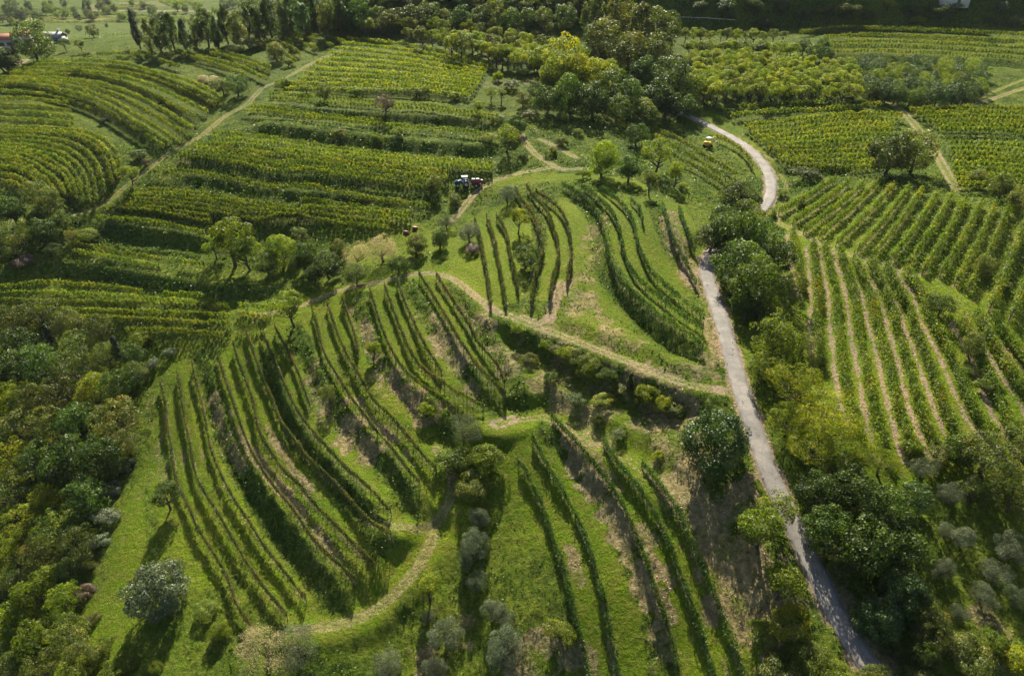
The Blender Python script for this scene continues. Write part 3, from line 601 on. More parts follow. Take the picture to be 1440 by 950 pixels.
# ------------------------------------------------------------------ leaf cards
def unit(v): return v / (np.linalg.norm(v, axis=-1, keepdims=True) + 1e-9)
def cards(C, Nrm, size, aspect=0.62, g=rng):
    """one folded diamond leaf per centre, facing Nrm"""
    n_ = len(C); r = unit(g.standard_normal((n_, 3))); a = unit(np.cross(Nrm, r)); b = np.cross(Nrm, a)
    s = np.asarray(size).reshape(-1, 1) * 0.5
    V = np.stack([C - a * s, C + b * s * aspect + Nrm * s * .2, C + a * s, C - b * s * aspect + Nrm * s * .2], 1).reshape(-1, 3)
    return V, np.arange(n_ * 4).reshape(n_, 4)
def tube(pts, rad, sides=6):
    pts = np.asarray(pts, float); n_ = len(pts); d = unit(np.gradient(pts, axis=0)); ref = np.array([0.31, 0.77, 0.12])
    a = unit(np.cross(d, ref)); b = np.cross(d, a); th = np.linspace(0, 2 * np.pi, sides, endpoint=False)
    V = pts[:, None] + (a[:, None] * np.cos(th)[None, :, None] + b[:, None] * np.sin(th)[None, :, None]) * np.asarray(rad).reshape(-1, 1, 1)
    i = np.arange(n_ * sides).reshape(n_, sides); j = np.roll(i, -1, 1)
    return V.reshape(-1, 3), np.stack([i[:-1], j[:-1], j[1:], i[1:]], -1).reshape(-1, 4)
class MB:
    def __init__(s): s.v = []; s.f = []; s.n = 0; s.l = []; s.m = []
    def add(s, V, Fc, leaf=0.5, mi=0):
        s.v.append(V); s.f.append(Fc + s.n); s.n += len(V); s.l.append(np.broadcast_to(leaf, (len(Fc),))); s.m.append(np.full(len(Fc), mi)); return s
    def box(s, c, sz, mi=0, taper=1.0, rz=0.0):
        x, y, z = [k / 2 for k in sz]; V = np.array([[-x,-y,-z],[x,-y,-z],[x,y,-z],[-x,y,-z],[-x*taper,-y*taper,z],[x*taper,-y*taper,z],[x*taper,y*taper,z],[-x*taper,y*taper,z]])
        if rz: V[:, :2] = V[:, :2] @ np.array([[math.cos(rz), math.sin(rz)], [-math.sin(rz), math.cos(rz)]])
        return s.add(V + np.array(c), np.array([[0,3,2,1],[4,5,6,7],[0,1,5,4],[1,2,6,5],[2,3,7,6],[3,0,4,7]]), mi=mi)
    def mesh(s, name, smooth=False):
        return quadmesh(name, np.vstack(s.v), np.vstack(s.f), np.concatenate(s.l), smooth, np.concatenate(s.m))

LM = {
 'thin': leafmat('vine_leaf_autumn', [(0.0, (0.028, 0.042, 0.010)), (0.45, (0.055, 0.078, 0.016)), (0.75, (0.10, 0.11, 0.028)), (0.92, (0.20, 0.13, 0.05)), (1.0, (0.24, 0.09, 0.03))], 0.36, (0.36, 0.36, 0.05), 0.12),
 'mid': leafmat('vine_leaf_green', [(0.0, (0.028, 0.062, 0.012)), (0.5, (0.055, 0.105, 0.018)), (0.85, (0.11, 0.15, 0.025)), (1.0, (0.22, 0.17, 0.04))], 0.32, (0.30, 0.42, 0.04), 0.12),
 'bushy': leafmat('vine_leaf_bright', [(0.0, (0.042, 0.075, 0.010)), (0.5, (0.088, 0.132, 0.014)), (0.82, (0.155, 0.19, 0.020)), (0.95, (0.28, 0.24, 0.03)), (1.0, (0.30, 0.14, 0.03))], 0.42, (0.42, 0.44, 0.03), 0.12),
 'far': leafmat('vine_leaf_hill', [(0.0, (0.040, 0.066, 0.010)), (0.5, (0.082, 0.115, 0.015)), (0.82, (0.14, 0.165, 0.020)), (1.0, (0.24, 0.18, 0.035))], 0.46, (0.42, 0.42, 0.03), 0.2, 0.012),
 'gold': leafmat('vine_leaf_golden', [(0.0, (0.045, 0.075, 0.010)), (0.4, (0.095, 0.13, 0.014)), (0.75, (0.17, 0.19, 0.018)), (1.0, (0.30, 0.24, 0.03))], 0.46, (0.42, 0.44, 0.03), 0.15),
}
wood = simple('weathered_wood', (0.09, 0.068, 0.05), 0.85); bark = simple('bark', (0.10, 0.075, 0.055), 0.9, noise=0.3, scale=3)
pm = MB(); th = 0.05
V_, F_ = tube([(0, 0, -0.35), (0, 0, 1.2), (0.01, 0, 2.05)], [0.052, 0.048, 0.044], 6); pm.add(V_, F_); pm.box((0.01, 0, 2.06), (0.07, 0.07, 0.03)); POST = pm.mesh('post'); POST.materials.append(wood)
ORD = 'first second third fourth fifth sixth seventh eighth ninth tenth eleventh twelfth thirteenth fourteenth fifteenth sixteenth seventeenth eighteenth nineteenth twentieth twenty-first twenty-second twenty-third twenty-fourth twenty-fifth'.split()
FT = {'spur': ('long trellised vines on the curved lower left spur, {} from the woods', 'vine rows on the lower left spur'),
 'knoll': ('trellised vines on the small central knoll, {} from its left edge', 'vine rows on the central knoll'),
 'crest': ('green trellised vines right of the knoll grass bank, {} from that bank', 'vine rows above the grass bank'),
 'lower': ('vines on wires between the olives and the lane, {} from the olives', 'vine rows on the lower terraces'),
 'striped': ('wide leafy vines on the striped slope beside the lane, {} from the roadside trees', 'vine rows on the striped slope'),
 'slant': ('thick vines slanting up the right slope above the striped rows, {} from the lane', 'slanting vine rows on the right slope'),
 'house': ('hillside vines following the contour below the red roofed house, {} from the top', 'contour vine rows below the house'),
 'ridge': ('vines on the slope in front of the dark ridge wood, {} counting upwards', 'vine rows below the ridge wood'),
 'west': ('short level vines at the far left frame edge, {} from the top', 'short vine rows at the left edge'),
 'bowl': ('curving vines in the bowl left of the dirt track, {} from the top', 'curving vine rows in the bowl'),
 'face': ('long level vines on the terraced hill left of the tractor, {} from the top', 'vine rows on the terraced hill'),
 'shelf': ('vines on the high terrace above the big shaded bank, {} line upwards', 'vine rows on the high terraces'),
 'golden': ('yellowing vines in the golden block on the hilltop, {} from the top', 'golden vine rows on the hilltop'),
 'top_right': ('vines along the top right terraces under the scrub, {} from the top', 'vine rows on the top right terraces'),
 'road_bend': ('vines in the block above the road bend, {} from the top', 'vine rows above the road bend'),
 'far_right': ('vines in the block beyond the dirt path at right, {} from the top', 'vine rows beyond the right path'),
 'roadside': ('vines on the slope inside the road bend near the yellow machine, {} from the lane', 'vine rows inside the road bend'),
 'stub': ('short vine piece at the right end of the shaded hollow, {} from the top', 'short vine pieces in the shaded hollow'),
 'shade': ('vines in the shaded hollow behind the left woods, {} from the top', 'vine rows in the shaded hollow')}
cnt = {}
for (fld, p, k), q in zip(ROWS, row_q):
    i = cnt.get(fld, 0); cnt[fld] = i + 1
    L = np.r_[0, np.cumsum(np.hypot(*np.diff(q, axis=0).T))]; LL = L[-1]
    if LL < 2: continue
    g = np.random.default_rng(hash(fld) % 1000 + i * 31 if False else sum(map(ord, fld)) * 7 + i)
    h, hw, ls = k['h'], k['hw'], k['ls']
    n_ = int(LL * k['den']); s = g.uniform(0, LL, n_)
    if k['tint'] in ('far', 'gold', 'bushy'):      # foliage bunches round each vine
        s = np.clip((np.floor(s / 1.15) + .5) * 1.15 + g.normal(0, .27, n_), 0, LL)
    # vigour varies from vine to vine, with gaps where a vine is missing
    vig = np.interp(s, np.arange(0, LL + 2, 1.1), np.clip(g.normal(0.92, 0.30, int((LL + 2) / 1.1) + 2), 0.12, 1.45)[:len(np.arange(0, LL + 2, 1.1))])
    keep = g.uniform(0, 1, n_) < np.clip(vig, 0, 1); s = s[keep]; vig = vig[keep]; n_ = len(s)
    x = np.interp(s, L, q[:, 0]); y = np.interp(s, L, q[:, 1])
    tx = np.gradient(q[:, 0]); ty = np.gradient(q[:, 1]); tl = np.hypot(tx, ty); tx = np.interp(s, L, tx / tl); ty = np.interp(s, L, ty / tl)
    lat = g.normal(0, 1, n_); zz = g.beta(2.2, 1.6, n_)
    lat *= hw * (0.62 if k['tint'] in ('thin', 'mid') else 0.75) * (0.6 + 0.5 * np.sin(zz * 3.1)) * vig
    low = {'bushy': 0.28, 'far': 0.85, 'gold': 0.75, 'mid': 0.35}.get(k['tint'], 0.72)
    Zh = low + (h - low) * zz * (0.75 + 0.33 * vig) + g.normal(0, 0.05, n_)
    up = g.uniform(0, 1, n_) < 0.03; Zh = np.where(up, h + g.uniform(0, 0.35, n_), Zh)
    X = x - ty * lat; Y = y + tx * lat; Z = hz(x, y) + Zh
    nrm = unit(np.stack([-ty * np.sign(lat), tx * np.sign(lat), np.full(n_, 0.6)], 1) + g.normal(0, 0.7, (n_, 3)))
    V, Fc = cards(np.stack([X, Y, Z], 1), nrm, ls * g.uniform(0.65, 1.35, n_), 0.8, g)
    patch = np.interp(s, np.arange(0, LL + 3, 2.3), g.uniform(-0.22, 0.30, int((LL + 3) / 2.3) + 2)[:len(np.arange(0, LL + 3, 2.3))])
    lf = np.clip(g.beta(2, 2.4, n_) + patch * 0.8, 0, 1)
    mb = MB(); o3 = np.array([q[0, 0], q[0, 1], float(hz(q[0, 0], q[0, 1]))])
    mb.add(V - o3, Fc, lf, 0)
    # stems
    sv = np.arange(0.4, LL, 1.1); sx = np.interp(sv, L, q[:, 0]) + g.normal(0, .05, len(sv)); sy = np.interp(sv, L, q[:, 1]) + g.normal(0, .05, len(sv)); sz = hz(sx, sy)
    for a, b, c in zip(sx, sy, sz):
        j1, j2 = g.normal(0, .06, 2); V_, F_ = tube(np.array([(a, b, c - .15), (a + j1, b + j2, c + .5), (a + j2, b + j1, c + 1.15)]) - o3, [.045, .034, .024], 3); mb.add(V_, F_, 0.3, 1)
    lab, grp = FT[fld]
    root = obj('vine_trellis', None, None, loc=o3, label=lab.format(ORD[i]), cat='vine trellis', group=grp)
    obj('vine_plants', mb.mesh('vine_plants'), [LM[k['tint']], bark], root)
    if k['post'] or fld in ('striped', 'slant', 'face', 'house', 'bowl', 'roadside'):
        pos = np.arange(0, LL - 1.5, 5.2) if k['post'] else np.array([0.0])
        pos = np.r_[pos, LL]
        for a in pos:
            a = min(max(a, 0), LL); px_, py_ = np.interp(a, L, q[:, 0]), np.interp(a, L, q[:, 1])
            po = obj('post', POST, None, root, (px_ - o3[0], py_ - o3[1], float(hz(px_, py_)) - o3[2]))
            po.rotation_euler = (g.normal(0, .03), g.normal(0, .03), g.uniform(0, 3)); po.scale = (1, 1, h / 1.75 * g.uniform(0.97, 1.08))

# ------------------------------------------------------------------ trees
def crown_mesh(name, seed, ncl=60, per=110, leaf=0.055, sz=(1, 1, 0.9), rc=(0.20, 0.36), core=0.78, lowcut=-0.55, stubble=0.5, tall=False, asp=0.62, lob=1.0):
    g = np.random.default_rng(seed); d = unit(g.standard_normal((ncl * 3, 3))); d = d[d[:, 2] > lowcut][:ncl]
    # a few big lobes make the outline uneven
    lobes = unit(g.standard_normal((7, 3))); amp = g.uniform(-0.34, 0.26, 7) * lob
    f = 1 + (np.exp(-((1 - d @ lobes.T) / 0.35) ** 1) * amp).sum(1)
    rr = core * f * g.uniform(0.80, 1.06, len(d)); C = d * rr[:, None]
    inner = g.uniform(0, 1, len(d)) < 0.18; C[inner] *= g.uniform(0.3, 0.7, (inner.sum(), 1))
    if tall: C[:, 2] = C[:, 2]; wdt = np.clip(1.05 - np.abs(C[:, 2] - -0.35) * 0.62, 0.18, 1); C[:, :2] *= wdt[:, None]
    Rc = g.uniform(*rc, len(d))
    Pc = []; Nn = []; Lf = []
    for c, r_, dd_ in zip(C, Rc, d):
        n_ = int(per * (r_ / 0.28) ** 1.6 * g.uniform(0.75, 1.2)); v = unit(g.standard_normal((n_, 3)) + dd_ * 0.55 + np.array([0, 0, 0.35])); q_ = c + v * (r_ * g.uniform(0.72, 1.08, (n_, 1))) * np.array([1, 1, 0.8])
        Pc.append(q_); Nn.append(unit(v + g.normal(0, stubble, (n_, 3)))); Lf.append(np.clip(g.normal(0.42, 0.17, n_) + g.normal(0, 0.2), 0, 1))
    Pc = np.vstack(Pc) * np.array(sz); V, Fc = cards(Pc, np.vstack(Nn), leaf * g.uniform(0.6, 1.4, len(Pc)), asp, g)
    return quadmesh(name, V, Fc, np.concatenate(Lf))
def trunk_mesh(seed, h0, lean=0.12, r0=0.075, nb=6, spread=0.6):
    """tapered trunk from the ground to the crown centre (crown radius 1 at height h0) with limbs"""
    g = np.random.default_rng(seed); mb = MB(); tip = np.array([g.normal(0, lean), g.normal(0, lean), h0 * 0.95])
    P = np.array([[0, 0, -0.25], [0, 0, 0], tip * .35 + [g.normal(0, .04), g.normal(0, .04), 0], tip * .7, tip]); mb.add(*tube(P, [r0 * 1.5, r0 * 1.15, r0 * .85, r0 * .6, r0 * .3], 7))
    for k in range(nb):
        a = g.uniform(0, 6.28); s0 = P[2] * (1 - .4 * g.random()) + (P[3] - P[2]) * g.random() * .8; e = s0 + np.array([math.cos(a) * spread, math.sin(a) * spread, g.uniform(.25, .6) * spread + .1])
        mid = (s0 + e) / 2 + [0, 0, -.04]; mb.add(*tube([s0, mid, e], [r0 * .5, r0 * .35, r0 * .12], 5))
        e2 = e + np.array([math.cos(a + .7), math.sin(a + .7), .5]) * spread * .45; mb.add(*tube([mid, (mid + e2) / 2, e2], [r0 * .28, r0 * .2, r0 * .08], 4))
    return mb.mesh('trunk', True)
G = lambda a, b, c, d=None: [(0.0, a), (0.4, b), (0.75, c), (1.0, d or c)]
TM_ = {
 'broad': leafmat('foliage_dark_green', G((0.022,0.038,0.008),(0.048,0.078,0.012),(0.100,0.135,0.020)), 0.28, (0.36,0.42,0.04), 0.30, 0.02),
 'acacia': leafmat('foliage_yellow_green', G((0.050,0.076,0.008),(0.135,0.165,0.010),(0.25,0.25,0.014),(0.30,0.24,0.02)), 0.40, (0.38,0.42,0.03), 0.15, 0.01),
 'locust': leafmat('foliage_mid_green', G((0.030,0.048,0.010),(0.074,0.100,0.018),(0.145,0.162,0.030),(0.24,0.19,0.035)), 0.30, (0.38,0.40,0.05), 0.25, 0.02),
 'olive': leafmat('foliage_olive_grey', G((0.055,0.072,0.036),(0.105,0.130,0.068),(0.19,0.215,0.125)), 0.16, (0.28,0.32,0.10), 0.15, 0.01, 0.2),
 'willow': leafmat('foliage_pale_tan', G((0.15,0.14,0.065),(0.30,0.27,0.14),(0.46,0.40,0.24)), 0.3, (0.34,0.32,0.14), 0.1),
 'fruit': leafmat('foliage_fruit_green', G((0.048,0.072,0.009),(0.095,0.130,0.013),(0.17,0.195,0.020)), 0.42, (0.40,0.44,0.03), 0.2, 0.01),
 'laurel': leafmat('foliage_glossy_green', G((0.026,0.050,0.010),(0.052,0.092,0.016),(0.105,0.150,0.032)), 0.16, (0.25,0.40,0.05), 0.15, 0.0, 0.35),
 'conifer': leafmat('foliage_conifer', G((0.012,0.026,0.010),(0.024,0.045,0.016),(0.045,0.070,0.022)), 0.08, (0.2,0.3,0.05), 0.2),
 'brown': leafmat('foliage_dead_brown', G((0.07,0.05,0.035),(0.13,0.09,0.06),(0.22,0.16,0.11)), 0.1, (0.3,0.2,0.1), 0.15),
}
KIND = {  # crown parameters, centre height in radii
 'broad': dict(ncl=72, per=105, leaf=0.072, sz=(1, 1, 1.0), rc=(.15, .34), hc=0.95, lowcut=-.85), 'acacia': dict(ncl=85, per=110, leaf=0.050, sz=(1, 1, .85), rc=(.14, .30), hc=0.95, asp=.45),
 'locust': dict(ncl=80, per=90, leaf=0.070, sz=(1, 1, 1.0), rc=(.15, .32), hc=0.95, asp=.5, lowcut=-.85), 'olive': dict(ncl=62, per=165, leaf=0.062, sz=(1, 1, .95), rc=(.18, .34), hc=0.88, asp=.32, stubble=.9, lowcut=-.85),
 'willow': dict(ncl=60, per=120, leaf=0.052, sz=(1, 1, .9), hc=0.8, asp=.35, stubble=.9, lowcut=-.9), 'fruit': dict(ncl=40, per=85, leaf=0.085, sz=(1, 1, .85), rc=(.2, .36), hc=1.35, lowcut=-.4),
 'laurel': dict(ncl=120, per=150, leaf=0.060, sz=(1, 1, .88), rc=(.16, .27), core=.84, hc=0.72, lowcut=-.8, lob=.35), 'conifer': dict(ncl=110, per=80, leaf=0.075, sz=(.55, .55, 1.7), rc=(.16, .26), hc=1.5, lowcut=-1, tall=True),
 'bush': dict(ncl=60, per=95, leaf=0.075, sz=(1, 1, .75), rc=(.18, .34), hc=0.55, lowcut=-.3), 'poplar': dict(ncl=90, per=85, leaf=0.075, sz=(.62, .62, 1.25), rc=(.18, .3), hc=1.25, lowcut=-.9),
}
CR, TR = {}, {}
for kn, kd in KIND.items():
    kd = dict(kd); hc = kd.pop('hc'); CR[kn] = [crown_mesh('crown', sum(map(ord, kn)) * 3 + v, **kd) for v in range(4)]
    TR[kn] = [trunk_mesh(500 + v + len(kn), hc, nb=(7 if hc > .8 else 4)) for v in range(3)]
    for t_ in TR[kn]: t_.materials.append(bark)
MATED = {}
def crown_for(kn, m, v):
    key = (kn, m, v % 4)
    if key not in MATED:
        me = CR[kn][v % 4].copy(); me.materials.clear(); me.materials.append(TM_[m]); MATED[key] = me
    return MATED[key]
NAMES = {'broad': 'broadleaf_tree', 'acacia': 'acacia_tree', 'locust': 'locust_tree', 'olive': 'olive_tree', 'willow': 'willow_tree', 'fruit': 'fruit_tree', 'laurel': 'laurel_bush', 'conifer': 'cypress_tree', 'bush': 'bush', 'poplar': 'tall_tree'}
tcount = [0]
def tree(kn, px, py, rp, label, m=None, group=None, cat=None, tall=1.0, dz=0.0, bare=False):
    hc = KIND[kn]['hc'] * tall
    xy = unproj([(px, py)])[0]; r_ = 3.0
    for _ in range(4):
        depth = xy[1] * ct + (CAMZ - float(hz(*xy)) - hc * r_) * st; r_ = rp * depth / F; xy = unproj([(px, py)], hc * r_)[0]
    tcount[0] += 1; i = tcount[0]; z = float(hz(*xy))
    rt = obj(NAMES[kn], None, None, loc=(xy[0], xy[1], z + dz), label=label, cat=cat or ('bush' if kn in ('bush', 'laurel') else 'tree'), group=group)
    g = np.random.default_rng(i * 13 + 5); rt.rotation_euler = (0, 0, g.uniform(0, 6.28)); s = r_ * 1.0
    c = obj('crown', crown_for(kn, m or {'bush': 'fruit', 'poplar': 'broad'}.get(kn, kn), i), None, rt, (0, 0, hc * r_)); c.scale = (s * g.uniform(.88, 1.14), s * g.uniform(.88, 1.14), s * tall * g.uniform(.88, 1.12))
    if kn in ('olive', 'willow'): c.scale = (s * g.uniform(.75, 1.25), s * g.uniform(.75, 1.25), s * g.uniform(.75, 1.2))
    if kn == 'bush': c.scale = (s * g.uniform(.7, 1.5), s * g.uniform(.7, 1.35), s * g.uniform(.6, 1.1)); c.location.z *= .9
    rt.rotation_euler = (g.normal(0, .05), g.normal(0, .05), g.uniform(0, 6.28))
    t_ = obj('trunk', TR[kn][i % 3], None, rt); t_.scale = (r_, r_, r_ * tall)
    return rt
KA = {'broad': 'dark green broad tree', 'acacia': 'yellow green feathery tree', 'locust': 'mid green loose tree', 'olive': 'grey green olive tree', 'willow': 'pale tan feathery tree', 'fruit': 'light green small fruit tree', 'laurel': 'dense glossy bush', 'conifer': 'dark narrow conifer', 'bush': 'low green bush', 'poplar': 'tall upright tree'}
def phrase(kn, m):
    a = KA[kn]
    if m == 'locust': a = {'bush': 'low olive green bush', 'poplar': 'tall mid green tree', 'fruit': 'small mid green tree'}.get(kn, 'mid green tree')
    elif m == 'acacia': a = {'bush': 'yellow green bush', 'broad': 'yellowing broad tree', 'fruit': 'yellow green fruit tree', 'poplar': 'tall yellowing tree'}.get(kn, 'yellow green tree')
    elif m == 'olive': a = {'bush': 'low grey bush'}.get(kn, 'grey leaved tree')
    elif m == 'broad': a = {'bush': 'dark green bush', 'poplar': 'tall dark tree', 'conifer': 'dark narrow tree'}.get(kn, 'dark tree')
    elif m == 'brown': a = 'dry brown bush'
    elif m == 'willow': a = 'straw coloured bush'
    elif m == 'laurel': a = 'deep green glossy tree'
    elif m == 'fruit': a = {'bush': 'fresh green bush', 'broad': 'fresh green broad tree'}.get(kn, 'fresh green tree')
    return a
def trees(lst, where, group, names=None):
    ph = [phrase(t_[0], t_[4] if len(t_) > 4 else None) for t_ in lst]
    for k_, t_ in enumerate(lst):
        kn, px, py, rp = t_[:4]; m = t_[4] if len(t_) > 4 else None; tall = t_[5] if len(t_) > 5 else 1.0
        same = sorted([q_ for q_ in range(len(lst)) if ph[q_] == ph[k_]], key=lambda q_: -lst[q_][2])
        lab = f"{ph[k_]} {where}" + (f", {ORD[min(same.index(k_), 24)]} nearest" if len(same) > 1 else '')
        tree(kn, px, py, rp, lab, m, group, None, tall)
T1 = tree
# single trees one can point at
T1('fruit', 408, 430, 26, 'round light green tree standing alone at the top of the left spur'); T1('fruit', 461, 551, 13, 'small sapling on the dry bank amid the left spur vines', tall=.9)
T1('fruit', 523, 490, 13, 'small leafy tree casting shade on the bank mid spur', tall=1); T1('fruit', 232, 695, 22, 'lone small dark tree beside the leftmost spur vines', 'broad')
T1('laurel', 222, 826, 42, 'large round grey green tree on the lower left grass', 'olive', cat='tree'); T1('bush', 308, 886, 20, 'leafy light green bush below the leftmost spur vines', 'fruit')
T1('bush', 290, 858, 18, 'dark bush between the round grey tree and the vines', 'fruit')
T1('willow', 372, 915, 42, 'pale feathery willow bush at the foot of the spur track'); T1('willow', 420, 905, 30, 'smaller pale willow bush right of the larger one', 'olive')
T1('laurel', 1008, 618, 48, 'big round glossy bush alone on the bank left of the lane', cat='bush'); T1('willow', 652, 604, 23, 'pale round tree at the head of the gully', 'olive')
T1('fruit', 604, 825, 20, 'yellowing young tree beside the hairpin track', 'acacia', tall=1.0); T1('bush', 600, 578, 17, 'fresh leafy bush at the end of the middle spur vines', 'fruit')
T1('bush', 640, 650, 28, 'dark thicket bush in the gully below the pale tree', 'broad'); T1('bush', 690, 640, 26, 'weedy green bush on the gully right side', 'fruit'); T1('bush', 665, 685, 24, 'shaded low bush at the gully bottom', 'locust')
T1('willow', 503, 357, 21, 'pale tan feathery tree in the central hedge, left of a pair'); T1('willow', 537, 350, 25, 'bigger pale tan feathery tree in the central hedge')
T1('broad', 585, 343, 17, 'small dark tree with visible trunk beside the tan trees', 'locust'); T1('broad', 618, 335, 17, 'dark bushy tree in the small meadow below the tractor'); T1('olive', 628, 312, 12, 'small silver olive just below the tractor track')
T1('olive', 660, 325, 20, 'silver olive at the left foot of the knoll'); T1('bush', 664, 350, 14, 'browning bush under the silver olive', 'brown')
T1('olive', 714, 272, 16, 'grey leaved tree on the knoll top'); T1('fruit', 729, 306, 14, 'thin fruit tree amid the knoll vines', 'acacia', tall=1.3); T1('broad', 740, 360, 19, 'round dark green tree amid the knoll vines')
T1('broad', 848, 222, 24, 'dark upright tree at the track junction above the crest', 'fruit', tall=1.25); T1('broad', 885, 236, 22, 'dark tree right of the upright junction tree'); T1('broad', 896, 190, 17, 'round dark tree below the central wood')
T1('fruit', 925, 215, 22, 'spreading light green tree over the roadside vines', 'fruit'); T1('fruit', 915, 252, 14, 'small fruit tree on the crest meadow', 'locust', tall=1.3); T1('fruit', 950, 243, 15, 'small fruit tree left of the roadside foliage', 'fruit', tall=1.1)
T1('broad', 1252, 218, 32, 'large dark tree beside the right dirt path', 'broad'); T1('broad', 1288, 218, 30, 'second large tree in the pair by the right path', 'locust')
T1('bush', 1131, 244, 19, 'dark rounded bush at the road bend verge', 'broad'); T1('conifer', 190, 40, 14, 'single thin dark cypress left of the ridge wood', tall=1.3)
T1('laurel', 722, 78+100, 17, 'dark shrub beside the hill track above the junction', 'broad', cat='bush'); T1('fruit', 712, 190, 17, 'light green tree on the corner above the track', 'fruit')
# roadside belt
trees([('broad',1040,278,28),('broad',1018,308,26),('broad',1000,336,22),('broad',1018,326,24),('broad',1052,300,24),('broad',1062,312,22,'acacia'),('broad',1035,330,34),('broad',1075,345,33),('broad',1046,372,42),('broad',1050,428,28),('broad',1095,365,30),('broad',1070,410,42),('broad',1030,395,24),('fruit',1112,405,22,'locust'),
 ('broad',1088,478,40,'fruit'),('broad',1075,520,24,'fruit'),('acacia',1120,540,44),('acacia',1110,590,30),('acacia',1165,590,48),('acacia',1200,625,42),('acacia',1140,625,38),('acacia',1240,650,25),('locust',1130,480,22),('bush',1145,505,18,'acacia')], 'in the belt beside the lane', 'trees in the roadside belt')
trees([('broad',1150,690,38),('broad',1185,660,30,'locust'),('broad',1205,700,46),('broad',1165,745,36),('broad',1245,720,44),('broad',1215,770,50),('broad',1265,770,40),('broad',1180,790,26),('laurel',1270,835,40),('laurel',1235,870,32),('locust',1300,860,26),
 ('broad',1285,700,26,'laurel'),('locust',1310,890,28),('broad',1300,920,24,'locust')], 'in the big clump right of the lane', 'trees in the lower right clump')
trees([('fruit',1075,745,36,'fruit'),('fruit',1095,715,26,'fruit'),('fruit',1100,815,30,'fruit'),('bush',1110,870,26,'acacia'),('bush',1075,890,22,'fruit'),('bush',1150,925,30,'fruit'),('bush',1190,948,28,'fruit'),('bush',1095,940,26,'locust')], 'on the left verge of the lower lane', 'trees on the lane left verge')
trees([('locust',1395,645,42),('locust',1432,690,42),('broad',1350,630,26),('locust',1370,690,22),('bush',1320,640,22,'locust'),('bush',1280,625,16,'fruit'),('bush',1430,610,26,'locust'),('locust',1450,630,34)], 'at the right edge under the striped slope', 'trees at the right edge')
trees([('olive',1300,658,20),('olive',1338,692,22),('olive',1355,755,20),('olive',1325,798,18),('olive',1425,768,28),('olive',1402,802,19),('olive',1385,838,20),('olive',1330,745,14),('olive',1432,840,18),('olive',1350,860,14)], 'in the lower right olive grove', 'olive trees in the lower right grove')
trees([('bush',1325,880,18,'broad'),('bush',1360,915,26,'locust'),('bush',1400,900,20,'fruit'),('bush',1430,930,24,'acacia'),('bush',1260,915,26,'broad'),('bush',1300,950,24,'locust'),('bush',1230,950,22,'locust'),('bush',1380,955,22,'locust')], 'on the lower right slope', 'bushes on the lower right slope')
trees([('olive',674,728,16),('olive',664,766,22),('olive',655,788,13),('olive',670,816,18),('olive',692,858,20),('olive',708,910,29),('olive',626,892,24),('olive',600,868,13),('olive',612,938,20),('olive',546,935,22),('olive',706,870,18)], 'in the strip below the hairpin', 'olive trees below the hairpin')
trees([('bush',790,890,26,'fruit'),('bush',830,512,22,'fruit'),('bush',815,502,17,'locust'),('bush',800,498,15,'acacia'),('bush',783,490,14,'locust'),('bush',770,485,12,'fruit'),('bush',845,525,16,'locust'),('bush',860,530,18,'broad'),('bush',875,545,15,'locust'),('bush',945,572,18,'locust'),('bush',840,590,13,'broad'),('bush',870,610,13,'locust'),('bush',810,560,14,'broad'),('bush',775,530,13,'broad'),('bush',745,505,12,'locust'),('conifer',886,535,13,'broad',.8),('bush',912,552,20,'fruit'),('bush',935,565,16,'acacia'),('bush',848,560,14,'acacia'),('bush',900,560,14,'fruit'),('fruit',727,462,10,'fruit'),
 ('bush',955,575,12,'acacia'),('bush',925,640,9,'acacia')], 'on the shaded bank below the track', 'bushes on the big shaded bank')
trees([('broad',1325,428,20,'locust'),('broad',1368,488,18,'locust'),('bush',1390,545,16,'locust'),('bush',1360,520,13,'locust'),('broad',1385,375,16,'locust'),('bush',1410,400,14,'locust')], 'amid the striped slope vines', 'shrubs among the striped vines')
trees([('broad',1375,250,16,'locust'),('broad',1412,262,20,'locust'),('broad',1440,280,22,'locust'),('bush',1350,285,12),('bush',1100,270,10,'fruit'),('bush',1085,300,10,'fruit'),('bush',1128,285,8,'fruit')], 'above the slanting vines', 'shrubs above the slanting vines')
# left woods
LW = [(15,455,24,'locust'),(55,440,22,'locust'),(95,455,22,'locust'),(30,485,26,'broad'),(68,478,14,'conifer'),(110,485,22,'locust'),(140,462,18,'locust'),(20,520,26,'broad'),(62,515,26,'broad'),(105,520,28,'locust'),(150,498,20,'locust'),(163,490,14,'conifer'),
 (188,500,16,'broad'),(200,478,15,'bush'),(15,560,24,'acacia'),(50,560,24,'locust'),(88,555,26,'locust'),(130,550,26,'acacia'),(168,540,24,'broad'),(190,525,18,'locust'),(28,600,26,'locust'),(70,600,30,'locust'),(115,595,30,'broad'),(160,590,30,'locust'),(178,620,20,'locust'),
 (15,645,26,'acacia'),(55,645,28,'broad'),(100,650,34,'broad'),(145,645,28,'broad'),(20,690,28,'locust'),(70,700,26,'acacia'),(118,700,30,'broad'),(40,735,28,'acacia'),(88,745,30,'locust'),(15,775,26,'acacia'),(62,785,30,'locust'),(110,765,26,'locust'),(95,800,22,'broad'),
 (20,825,26,'broad'),(55,835,32,'fruit'),(90,850,24,'fruit'),(15,880,30,'fruit'),(50,905,30,'fruit'),(95,895,28,'locust'),(20,940,28,'locust'),(65,945,30,'locust'),(115,925,26,'locust'),(140,915,16,'bush'),(100,950,24,'fruit'),(160,945,18,'bush')]
def lw(x, y, r_, k):
    r_ *= 1.14
    if k == 'fruit': return ('broad', x, y, r_, 'fruit')
    if k == 'acacia': return ('locust', x, y, r_, 'acacia')
    return (k, x, y, r_)
